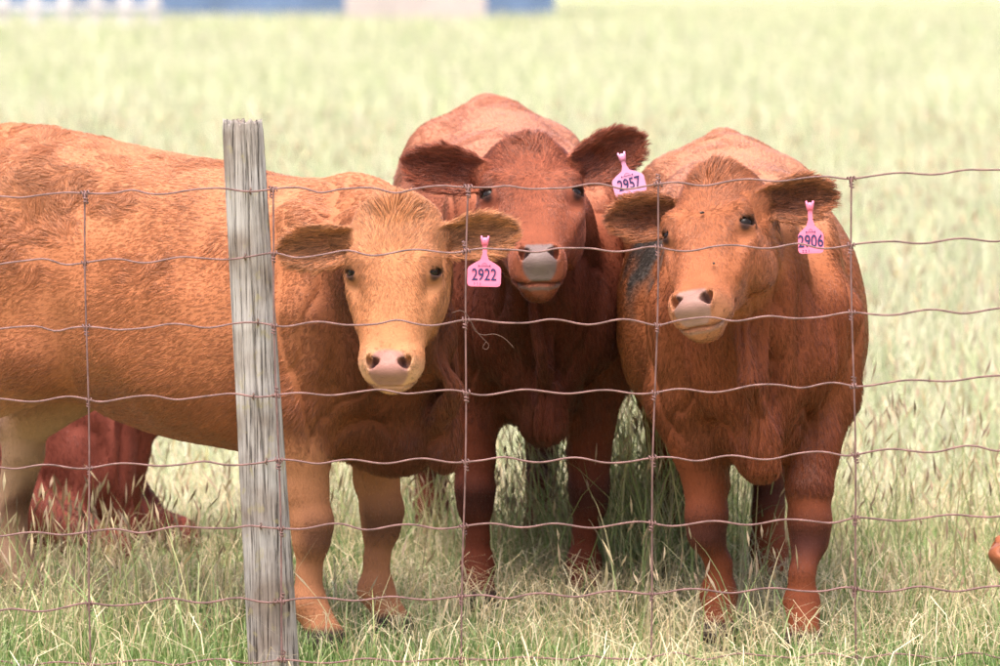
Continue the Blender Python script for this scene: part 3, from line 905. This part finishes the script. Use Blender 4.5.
# ------------------------------------------------------------------ fence post
FY = 11.0
def fence_post():
    m, nt, b = material('weathered_wood')
    tc = nt.nodes.new('ShaderNodeTexCoord')
    mp = nt.nodes.new('ShaderNodeMapping'); mp.inputs['Scale'].default_value = (95, 95, 2.6)
    n = nt.nodes.new('ShaderNodeTexNoise'); n.inputs['Scale'].default_value = 1.6; n.inputs['Detail'].default_value = 9; n.inputs['Roughness'].default_value = .65
    r = nt.nodes.new('ShaderNodeValToRGB'); e = r.color_ramp.elements
    e[0].position = .36; e[0].color = (.045, .035, .03, 1); e[1].position = .66; e[1].color = (.49, .44, .405, 1)
    x = e.new(.47); x.color = (.34, .30, .275, 1)
    n2 = nt.nodes.new('ShaderNodeTexNoise'); n2.inputs['Scale'].default_value = 34; n2.inputs['Detail'].default_value = 5
    r2 = nt.nodes.new('ShaderNodeValToRGB'); e2 = r2.color_ramp.elements
    e2[0].position = .60; e2[0].color = (0, 0, 0, 1); e2[1].position = .67; e2[1].color = (1, 1, 1, 1)
    mx = nt.nodes.new('ShaderNodeMix'); mx.data_type = 'RGBA'
    mx.inputs[7].default_value = (.33, .27, .12, 1)
    nt.links.new(tc.outputs['Object'], mp.inputs[0]); nt.links.new(mp.outputs[0], n.inputs['Vector'])
    nt.links.new(tc.outputs['Object'], n2.inputs['Vector'])
    nt.links.new(n.outputs['Fac'], r.inputs[0]); nt.links.new(n2.outputs['Fac'], r2.inputs[0])
    n3 = nt.nodes.new('ShaderNodeTexNoise'); n3.inputs['Scale'].default_value = 7; n3.inputs['Detail'].default_value = 4
    r3 = nt.nodes.new('ShaderNodeValToRGB'); e3 = r3.color_ramp.elements
    e3[0].position = .38; e3[0].color = (.55, .48, .43, 1); e3[1].position = .62; e3[1].color = (1, 1, 1, 1)
    nt.links.new(tc.outputs['Object'], n3.inputs['Vector']); nt.links.new(n3.outputs['Fac'], r3.inputs[0])
    stain = nt.nodes.new('ShaderNodeMix'); stain.data_type = 'RGBA'; stain.blend_type = 'MULTIPLY'; stain.inputs[0].default_value = 1
    nt.links.new(r.outputs[0], stain.inputs[6]); nt.links.new(r3.outputs[0], stain.inputs[7])
    ml = nt.nodes.new('ShaderNodeMath'); ml.operation = 'MULTIPLY'; ml.inputs[1].default_value = .4
    nt.links.new(r2.outputs[0], ml.inputs[0])
    nt.links.new(ml.outputs[0], mx.inputs[0]); nt.links.new(stain.outputs[2], mx.inputs[6])
    nt.links.new(mx.outputs[2], b.inputs['Base Color'])
    b.inputs['Roughness'].default_value = .9; b.inputs['Specular IOR Level'].default_value = .15
    bp = nt.nodes.new('ShaderNodeBump'); bp.inputs['Strength'].default_value = .7; bp.inputs['Distance'].default_value = .004
    nt.links.new(n.outputs['Fac'], bp.inputs['Height']); nt.links.new(bp.outputs[0], b.inputs['Normal'])
    top, bot = at(243, 121, FY + .065), at(276, 690, FY + .065)
    d = (bot - top)
    root = empty('fence_post', (bot.x, bot.y, 0))
    tag(root, 'weathered grey split wooden fence post carrying the wire', 'fence post')
    na, nz = 150, 260
    k = np.linspace(0, 1, nz)
    V = []
    ang = np.arange(na) / na * 2 * np.pi
    for kk in k:
        c = np.array(bot) + (np.array(top) - np.array(bot)) * (-.12 + 1.12 * kk)
        rad = (.0575 - .0135 * kk)
        P = np.stack([np.cos(ang) * 8, np.sin(ang) * 8, np.full(na, kk * 2.2)], 1)
        gr = .0013 * vnoise(P * [1.9, 1.9, 1], 1.0, 71) + .0011 * vnoise(P * [4.5, 4.5, 2], 1.0, 72) + .004 * vnoise(P * [.22, .22, .7], 1.0, 73)
        # long drying cracks
        for a0, k0, k1, w, dp in ((-1.50, .35, 1.02, .035, .016), (-1.95, -.1, .55, .03, .011), (-1.1, .0, .42, .03, .012), (-2.35, .5, 1.1, .028, .009), (-.75, .55, 1.1, .03, .010), (1.4, 0, 1.1, .04, .015), (2.6, .2, .9, .03, .01)):
            aa = a0 + .10 * math.sin(kk * 9 + a0 * 5) + .04 * math.sin(kk * 31 + a0)
            da = (ang - aa + np.pi) % (2 * np.pi) - np.pi
            env = np.clip(min(kk - k0, k1 - kk) * 12, 0, 1)
            gr = gr - dp * .85 * env * np.exp(-(da / (w * (1 + .5 * math.sin(kk * 17 + a0)))) ** 2)
        rr = rad * (1 + .05 * np.cos(2 * ang + .6)) + gr
        if kk > .985: rr = rr * (1 - 0.05 * (kk - .985) / .015)
        V.append(np.stack([c[0] + np.cos(ang) * rr, c[1] + np.sin(ang) * rr, np.full(na, c[2])], 1))
    V[-1][:, 2] += .007 * vnoise(np.stack([np.cos(ang) * 3, np.sin(ang) * 3, 0 * ang], 1), 3, 75)
    # top: sunken, ragged end grain
    for sc, dz in ((.82, -.004), (.5, -.009), (.2, -.011)):
        r_ = V[nz - 1].copy(); c = r_.mean(0); r_[:, :2] = c[:2] + (r_[:, :2] - c[:2]) * sc
        r_[:, 2] += dz + .005 * vnoise(r_ * 1.0, 90, 76)
        V.append(r_)
    nr_ = len(V); v = np.concatenate(V)
    i = np.arange(nr_ - 1)[:, None] * na; j = np.arange(na)[None]
    f = np.stack([i + j, i + (j + 1) % na, i + na + (j + 1) % na, i + na + j], -1).reshape(-1, 4)
    o = np.array(root.location)
    v = np.concatenate([v, v[-na:].mean(0)[None]])
    t3 = np.stack([(nr_ - 1) * na + np.arange(na), (nr_ - 1) * na + (np.arange(na) + 1) % na, np.full(na, len(v) - 1)], 1)
    np_mesh('timber', v - o, [f, t3], m, root)
    return root, o
POST, POST_O = fence_post()

# ------------------------------------------------------------------ woven wire fence
WX = [-300, 0, 85, 160, 240, 400, 470, 570, 660, 750, 850, 1000, 1300]
WIRES = [
    ([-300, 0, 160, 240, 400, 470, 570, 660, 750, 850, 1000, 1300], [203, 197, 191, 190, 190, 187, 187, 186, 181, 177, 170, 158]),
    ([-300, 0, 85, 270, 468, 660, 760, 853, 1000, 1300], [266, 262, 262, 256, 250, 250, 247, 245, 240, 230]),
    ([-300, 0, 240, 468, 660, 853, 1000, 1300], [335, 330, 325, 322, 322, 314, 310, 301]),
    ([-300, 0, 240, 400, 468, 660, 853, 1000, 1300], [404, 400, 396, 391, 392, 392, 384, 378, 370]),
    ([-300, 0, 240, 468, 660, 853, 1000, 1300], [471, 467, 463, 459, 460, 453, 448, 440]),
    ([-300, 0, 240, 468, 660, 853, 1000, 1300], [541, 535, 527, 526, 524, 520, 516, 508]),
    ([-300, 0, 120, 240, 468, 660, 853, 1000, 1300], [622, 612, 603, 600, 598, 591, 590, 588, 580]),
    ([-300, 0, 240, 468, 660, 853, 1000, 1300], [668, 664, 661, 660, 656, 656, 655, 650])]
def wire_py(k, px):
    X, Y = WIRES[k]
    px = np.asarray(px, float)
    base = np.interp(px, X, Y)
    ph = k * 1.7
    q = np.stack([px.ravel() / 60.0, np.full(px.size, k * 3.7), 0 * px.ravel()], 1)
    n1 = vnoise(q, .7, 201).reshape(px.shape); n2 = vnoise(q, 1.6, 202).reshape(px.shape)
    return base + (2.2 + 1.0 * n1) * np.sin(px / 76 * 2 * np.pi + ph + 1.1 * n2) + 1.3 * n2
def ptsY(px, py, Y):
    return np.array([tuple(at(a, b, Y)) for a, b in zip(px, py)])
def fence():
    root = empty('wire_fence', (0, FY, 0))
    tag(root, 'rusty woven wire stock fence strung across in front of the cattle', 'fence')
    o = np.array([0, FY, 0])
    xs = np.arange(-300, 1301, 6.0)
    rr = np.random.default_rng(3)
    for k in range(8):
        P = ptsY(xs, wire_py(k, xs), FY)
        P[:, 1] += .003 * np.sin(xs / 60 + k)
        v, f = tube(P - o, .0024 if k < 7 else .0022, 6)
        np_mesh('line_wire', v, f, M_WIRE, root)
    # a knot: the stay wrapped round the line wire
    a = np.linspace(0, 2 * np.pi * 2.6, 40)
    h1 = np.stack([np.linspace(-.0085, .0085, 40), np.cos(a) * .0046, np.sin(a) * .0050], 1)
    a2 = np.linspace(0, 2 * np.pi * 2.2, 34)
    h2 = np.stack([np.cos(a2) * .0042, np.sin(a2) * .0042, np.linspace(-.006, -.021, 34)], 1)
    v1, f1_ = tube(h1, .0017, 5); v2, f2_ = tube(h2, .0016, 5)
    n1 = len(v1)
    kv = np.concatenate([v1, v2])
    kf = [f1_[0], f1_[1], f2_[0] + n1, f2_[1] + n1]
    kmesh = None
    STAYS = [(-290, -291), (-102, -100), (85, 91), (272, 283), (468, 462), (659, 650), (851, 857), (1046, 1050), (1238, 1244)]
    for xt, xb in STAYS:
        yt = [float(wire_py(k, xt)) for k in range(8)]
        px = np.interp(np.linspace(yt[0], yt[-1], 60), [yt[0], yt[-1]], [xt, xb]) + 1.1 * np.sin(np.linspace(0, 9, 60) + xt)
        py = np.linspace(yt[0] - 1, yt[-1] + 1, 60)
        P = ptsY(px, py, FY - .004)
        v, f = tube(P - o, .0021, 6)
        np_mesh('stay_wire', v, f, M_WIRE, root)
        for k in range(8):
            xx = float(np.interp(yt[k], py, px))
            c = np.array(tuple(at(xx, float(wire_py(k, xx)), FY - .001))) - o
            if kmesh is None:
                kob = np_mesh('wire_knot', kv, kf, M_WIRE, root); kmesh = kob.data
            else:
                kob = bpy.data.objects.new('wire_knot', kmesh); COL.objects.link(kob); kob.parent = root
            kob.location = c
            kob.rotation_euler = (rr.uniform(-.4, .4), rr.uniform(-.2, .2) + (math.pi if rr.random() < .15 else 0), rr.uniform(-.3, .3))
            sc = rr.uniform(.85, 1.15); kob.scale = (sc, sc, sc)
fence()

def staples():
    for k in range(7):
        px = 243 + (np.interp(wire_py(k, 250), [121, 690], [0, 33])) + (-6 if k % 2 else 3)
        c = at(px, float(wire_py(k, px)), FY - .001)
        t = np.linspace(0, np.pi, 12)
        P = np.stack([.0018 * np.sin(3 * t), .016 - .020 * np.sin(t), np.cos(t) * .0065], 1)
        P = np.concatenate([[P[0] + [0, .02, 0]], P, [P[-1] + [0, .02, 0]]])
        v, f = tube(P + np.array(c) - POST_O, .0019, 5)
        np_mesh('staple', v, f, M_STAPLE, POST)
staples()

def wisp():
    P = []
    for a, b in ((452, 313), (462, 309), (470, 318), (474, 332), (484, 336), (494, 333), (505, 338), (514, 348)):
        P.append(tuple(at(a, b, FY - .006)))
    P = np.array(P)
    tt = np.linspace(0, 1, 40)
    P1 = np.stack([np.interp(tt, np.linspace(0, 1, len(P)), P[:, i]) for i in range(3)], 1)
    Q = np.array([tuple(at(a, b, FY - .009)) for a, b in ((470, 320), (478, 334), (490, 345), (487, 350), (482, 348), (486, 342))])
    Q1 = np.stack([np.interp(tt, np.linspace(0, 1, len(Q)), Q[:, i]) for i in range(3)], 1)
    def sm(A):
        for _ in range(8): A[1:-1] = (A[:-2] + 2 * A[1:-1] + A[2:]) / 4
        return A
    v, f = tube(sm(P1), .0009, 4); v2, f2_ = tube(sm(Q1), .0008, 4)
    o = np_mesh('hair_wisp', np.concatenate([v, v2]), [f[0], f[1], f2_[0] + len(v), f2_[1] + len(v)], M_WISP)
    tag(o, 'thin curly wisp of dark hair snagged on a wire knot', 'hair wisp')
wisp()

# ------------------------------------------------------------------ ear tags
def text_mesh(body, size, sx):
    cu = bpy.data.curves.new('t', 'FONT'); cu.body = body; cu.size = size; cu.align_x = 'CENTER'; cu.align_y = 'CENTER'
    cu.extrude = .0003; cu.resolution_u = 3; cu.offset = size * .012
    ob = bpy.data.objects.new('t', cu); COL.objects.link(ob)
    dg = bpy.context.evaluated_depsgraph_get()
    me = bpy.data.meshes.new_from_object(ob.evaluated_get(dg))
    bpy.data.objects.remove(ob); bpy.data.curves.remove(cu)
    for v in me.vertices: v.co.x *= sx
    return me

def ear_tag(label, top_px, d, plate_w, plate_h, neck_l, roll, yaw, text, small, mat):
    """local frame: x across, z up, y away from the camera; origin at the rivet"""
    root = empty('ear_tag', at(*top_px, d))
    root.rotation_euler = (math.radians(-4), math.radians(roll), math.radians(yaw))
    tag(root, label, 'ear tag', 'pink cattle ear tags')
    w, hgt = plate_w / 2, plate_h
    z0 = -neck_l
    r = .008
    out = [(-.0055, 0), (-.0052, z0 * .75), (-.010, z0 - .004), (-w * .62, z0 - .012), (-w + .003, z0 - .020), (-w, z0 - .026)]
    out += [(-w, z0 - hgt + r), (-w + r * .3, z0 - hgt + r * .3), (-w + r, z0 - hgt)]
    out = out + [(-x, z) for x, z in reversed(out)]
    n = len(out); t = .0022
    v = np.array([(x, -t / 2, z) for x, z in out] + [(x, t / 2, z) for x, z in out])
    # gentle bow of the plate
    v[:, 1] += -.004 * ((v[:, 2] / (hgt + neck_l)) ** 2) - .35 * (v[:, 0] ** 2) / max(w, .01) * .12
    me = bpy.data.meshes.new('plate')
    faces = [tuple(range(n)), tuple(reversed(range(n, 2 * n)))] + [(i, n + i, n + (i + 1) % n, (i + 1) % n) for i in range(n)]
    me.from_pydata(v.tolist(), [], faces); me.materials.append(mat)
    o = bpy.data.objects.new('plate', me); COL.objects.link(o); o.parent = root
    # rivet head and the two prongs of the neck
    a = np.arange(14) / 14 * 2 * np.pi
    rv = np.concatenate([np.stack([np.cos(a) * q, np.full(14, y), np.sin(a) * q], 1) for q, y in ((.0085, .001), (.0085, -.0035), (.006, -.0055), (.001, -.006))])
    i = np.arange(3)[:, None] * 14; j = np.arange(14)[None]
    rf = np.stack([i + j, i + (j + 1) % 14, i + 14 + (j + 1) % 14, i + 14 + j], -1).reshape(-1, 4)
    np_mesh('rivet', rv, rf, mat, root)
    for sx in (-1, 1):
        tv, tf = tube(np.array([[sx * .004, -.002, -.010], [sx * .0065, -.003, .004], [sx * .0085, -.003, .012]]), [.0036, .0034, .0022], 6)
        np_mesh('prong', tv, tf, mat, root)
    me = text_mesh(text, plate_h * .60, .74); me.materials.append(M_INK)
    q = bpy.data.objects.new('tag_number', me); COL.objects.link(q); q.parent = o
    q.location = (0, -.0058, z0 - hgt * .60); q.rotation_euler = (math.radians(90), 0, 0)
    # little printed arc and bar above, small print below
    parts = [box_arrays((0, 0, 0), (plate_w * .30, .0005, .0012))]
    for s_ in (-1, 1): parts.append(box_arrays((s_ * plate_w * .17, 0, 0), (.0022, .0005, .0042)))
    for kx in range(-4, 5): parts.append(box_arrays((kx * plate_w * .018, 0, .0065 - kx * kx * .00022), (.0014, .0005, .0010)))
    bv, bf = merge(parts)
    b = np_mesh('tag_mark', bv, bf, M_INK, o, smooth=False); b.location = (0, -.0048, z0 - hgt * .27)
    if small:
        me = text_mesh(small, plate_h * .13, 1.0); me.materials.append(M_INK)
        q = bpy.data.objects.new('small_print', me); COL.objects.link(q); q.parent = o
        q.location = (-plate_w * .2, -.006, z0 - hgt * .92); q.rotation_euler = (math.radians(90), 0, 0)
    return root
ear_tag('pink ear tag printed 2922 hanging from the tan cow ear', (485, 241), 11.22, .078, .066, .040, 1, -3, '2922', '2 2 2', M_TAG)
ear_tag('faded lilac pink ear tag on the dark red cow ear, its number cut off', (622, 157), 11.80, .080, .064, .030, -14, 6, '2957', '', M_TAG_FADED)
ear_tag('pink ear tag printed 2906 hanging from the chestnut cow ear', (810, 206), 11.20, .060, .068, .042, -3, -14, '2906', '2 2 1', M_TAG)

# ------------------------------------------------------------------ grass
def blades(n, x, y, h, lean, width, col, seed, segs=3, z0=None, curve=2.0, yaw=None):
    r = np.random.default_rng(seed)
    az = r.random(n) * 2 * np.pi if yaw is None else yaw
    ld = np.stack([np.cos(az), np.sin(az)], 1)
    fa = az + np.pi / 2 + r.normal(size=n) * .5
    sv = np.stack([np.cos(fa), np.sin(fa), 0 * fa], 1)
    ss = np.linspace(0, 1, segs + 1)
    V = []
    base = np.zeros(n) if z0 is None else z0
    for s in ss[:-1]:
        # arc: leaning blades bend over instead of stretching
        th = lean * s
        up = np.where(lean < .05, s, np.sin(np.minimum(th, 2.6)) / np.maximum(lean, .05))
        ou = np.where(lean < .05, 0, (1 - np.cos(np.minimum(th, 2.6))) / np.maximum(lean, .05))
        c = np.stack([x + ld[:, 0] * h * ou, y + ld[:, 1] * h * ou, base + h * up], 1)
        w = width * (1 - s ** curve * .8)
        V.append(c - sv * w[:, None] / 2); V.append(c + sv * w[:, None] / 2)
    th = np.minimum(lean, 2.6)
    up = np.where(lean < .05, 1, np.sin(th) / np.maximum(lean, .05)); ou = np.where(lean < .05, 0, (1 - np.cos(th)) / np.maximum(lean, .05))
    V.append(np.stack([x + ld[:, 0] * h * ou, y + ld[:, 1] * h * ou, base + h * up], 1))
    V = np.stack(V, 1)
    V[:, :, 2] = np.maximum(V[:, :, 2], .003)
    k = V.shape[1]
    b = np.arange(n)[:, None] * k
    quads = np.concatenate([b + np.array([[2*i, 2*i + 1, 2*i + 3, 2*i + 2]]) for i in range(segs - 1)]) if segs > 1 else np.zeros((0, 4), int)
    tris = b + np.array([[k - 3, k - 2, k - 1]])
    C = np.repeat(col, k, 0)
    tip = V[:, -1]
    return V.reshape(-1, 3), quads, tris, C, tip

def join_blades(name, sets, label):
    vs, qs, ts, cs, n = [], [], [], [], 0
    for v, q, t, c in sets:
        vs.append(v); cs.append(c)
        if len(q): qs.append(q + n)
        ts.append(t + n); n += len(v)
    fl = ([np.concatenate(qs)] if qs else []) + [np.concatenate(ts)]
    o = np_mesh(name, np.concatenate(vs), fl, M_GRASS, smooth=False, colors=np.concatenate(cs))
    tag(o, label, 'grass', kind='stuff')
    return o

GREEN = np.array([[.15, .24, .065], [.23, .33, .11], [.11, .18, .05], [.33, .40, .18]])
STRAW = np.array([[.64, .52, .32], [.57, .45, .27], [.72, .61, .41], [.48, .35, .20]])
FIELD = np.array([[.57, .54, .37], [.50, .53, .33], [.63, .57, .43], [.41, .47, .26]])
def palette(p, n, r, w=None):
    c = p[r.choice(len(p), n, p=w)]
    return np.clip(c * (1 + .18 * r.normal(size=(n, 1))), .02, .9)

def wedge(n, d0, d1, margin, r, power=1.0):
    d = d0 + (d1 - d0) * r.random(n) ** power
    hw = d * .105 + margin
    return (r.random(n) * 2 - 1) * hw, d

def seedheads(tips, r, lo=.03, hi=.07, thick=.0035):
    """small spindle at the end of each stem"""
    n = len(tips)
    L = r.uniform(lo, hi, n); T = thick * r.uniform(.7, 1.4, n)
    ax = np.stack([r.normal(size=n) * .35, r.normal(size=n) * .35, np.ones(n)], 1); ax /= np.linalg.norm(ax, axis=1)[:, None]
    V = [tips - ax * (L * .4)[:, None]]
    mid = tips + ax * (L * .1)[:, None]
    for dx, dy in ((1, 0), (-.5, .87), (-.5, -.87)):
        V.append(mid + np.stack([dx * T, dy * T, 0 * T], 1))
    V.append(tips + ax * (L * .6)[:, None])
    V = np.stack(V, 1)
    b = np.arange(n)[:, None] * 5
    t = np.concatenate([b + np.array([[0, a, c]]) for a, c in ((2, 1), (3, 2), (1, 3))] + [b + np.array([[4, a, c]]) for a, c in ((1, 2), (2, 3), (3, 1))])
    return V.reshape(-1, 3), np.zeros((0, 4), int), t, 5

def make_grass():
    r = np.random.default_rng(21)
    # short green grass along the fence line and round the feet
    n = 78000
    x, y = wedge(n, 10.2, 14.2, 1.2, r, 1.25)
    pt = np.stack([x, y, 0 * x], 1)
    patch = vnoise(pt, 2.2, 81) + .5 * vnoise(pt, 6, 82)
    keep = (r.random(n) < np.clip(.55 + .45 * patch + .35 * (y < 11.4), .12, 1))
    x, y, patch = x[keep], y[keep], patch[keep]; n = len(x)
    h = (.035 + .065 * r.random(n)) * (1 + .35 * patch)
    col = palette(GREEN, n, r)
    s1 = blades(n, x, y, h, r.uniform(.2, 1.5, n), r.uniform(.0025, .0048, n), col, 1)[:4]
    join_blades('short_grass', [s1], 'short green grass along the foot of the wire fence')
    # dry straw, trampled and crossing
    n = 46000
    x, y = wedge(n, 10.5, 15.0, 1.2, r, 1.1)
    pt = np.stack([x, y, 0 * x], 1)
    keep = r.random(n) < np.clip(.6 + .6 * vnoise(pt, 1.7, 83), .1, 1) * np.where(y < 11.15, .45, 1)
    x, y = x[keep], y[keep]; n = len(x)
    col = palette(STRAW, n, r, [.3, .25, .35, .1])
    s2 = blades(n, x, y, r.uniform(.08, .30, n), r.uniform(1.9, 3.6, n), r.uniform(.0018, .0034, n), col, 2, z0=r.uniform(0, .045, n))[:4]
    join_blades('dry_straw', [s2], 'pale dry straw trampled flat round the hooves of the cattle')
    # tall stems: loose clumps between the animals and out into the field
    sets = []
    spots = [(.40, 12.75, .10, .25, 380, .60), (.33, 13.3, .2, .3, 300, .55), (.08, 13.0, .12, .15, 150, .26), (.62, 13.3, .25, .3, 220, .5), (-.95, 11.65, .2, .15, 60, .34), (-.80, 12.2, .3, .2, 60, .30),
             (-1.1, 11.3, .22, .12, 40, .38), (.98, 12.8, .3, .5, 80, .42), (1.3, 12.8, .4, .5, 90, .42), (-.1, 11.3, .5, .12, 26, .32), (.7, 11.5, .4, .2, 34, .3), (-.22, 13.3, .25, .4, 180, .4), (1.05, 11.6, .25, .3, 60, .3), (-1.15, 12.75, .28, .12, 170, .26)]
    X, Y, Hh = [], [], []
    for cx, cy, sx, sy, k, hh in spots:
        X.append(cx + r.normal(size=k) * sx); Y.append(np.maximum(cy + r.normal(size=k) * sy, 11.1)); Hh.append(hh * r.uniform(.55, 1.15, k))
    x, y, h = map(np.concatenate, (X, Y, Hh)); n = len(x)
    col = palette(np.array([[.46, .40, .21], [.32, .34, .14], [.40, .32, .18], [.25, .30, .11]]), n, r)
    v, q, t, c, tip = blades(n, x, y, h, r.uniform(.15, 1.3, n), r.uniform(.0026, .0042, n), col, 3, segs=5, curve=3)
    sets.append((v, q, t, c))
    v, q, t, k = seedheads(tip, r, .03, .075, .0038)
    sets.append((v, q, t, np.repeat(palette(np.array([[.46, .35, .22], [.54, .43, .26], [.38, .27, .18]]), n, r), k, 0)))
    nb = 5200
    sel = r.choice(n, nb)
    xb, yb = x[sel] + r.normal(size=nb) * .05, np.maximum(y[sel] + r.normal(size=nb) * .05, 11.1)
    col = palette(np.array([[.28, .34, .14], [.46, .42, .23], [.20, .28, .10], [.52, .46, .27]]), nb, r)
    sets.append(blades(nb, xb, yb, h[sel] * r.uniform(.4, .9, nb), r.uniform(.4, 2.0, nb), r.uniform(.0028, .005, nb), col, 4, segs=4)[:4])
    join_blades('tall_grass', sets, 'tall seeding grass stems in loose clumps between the cattle')
    # the meadow behind, thinning to broader blades with distance
    sets = []
    for (n, d0, d1, mg, w0, w1, h0, h1, sg, pw, sd) in ((70000, 13.8, 22, 1.5, .0032, .006, .22, .50, 3, 1.0, 5), (62000, 20, 42, 2.5, .006, .011, .34, .58, 2, 1.0, 6),
                                                (60000, 40, 95, 5, .014, .026, .40, .62, 2, 1.0, 7), (60000, 90, 290, 14, .05, .10, .40, .65, 1, 1.2, 8)):
        x, y = wedge(n, d0, d1, mg, r, pw)
        pt = np.stack([x, y, 0 * x], 1)
        big = vnoise(pt, 7.0 / d0, 91) + .6 * vnoise(pt, 22.0 / d0, 92)
        wgt = np.clip(.5 + .4 * big, 0, 1)
        col = palette(FIELD, n, r, [.34, .20, .32, .14])
        gr = palette(np.array([[.44, .48, .25], [.50, .52, .30]]), n, r)
        col = np.where((r.random(n) < .45 * (1 - wgt))[:, None], gr, col)
        h = r.uniform(h0, h1, n)
        if sd == 5: h = h * (.38 + .62 * sstep(13.8, 18.5, y))
        v, q, t, c, tip = blades(n, x, y, h, r.uniform(.25, 2.3, n) if sd == 5 else r.uniform(.1, 1.25, n), r.uniform(w0, w1, n), col, sd, segs=sg)
        sets.append((v, q, t, c))
        if sd < 7:
            pk = r.choice(n, 5000 if sd == 5 else 4000, replace=False)
            v, q, t, k = seedheads(tip[pk] + [0, 0, .05], r, .05, .11, .005 if sd == 5 else .008)
            sets.append((v, q, t, np.repeat(palette(np.array([[.60, .46, .30], [.66, .55, .34], [.5, .36, .25]]), len(pk), r), k, 0)))
    join_blades('meadow_grass', sets, 'tall pale seeding meadow grass filling the field behind the cattle')
make_grass()
print('script', round(_t.time() - _t0, 1))
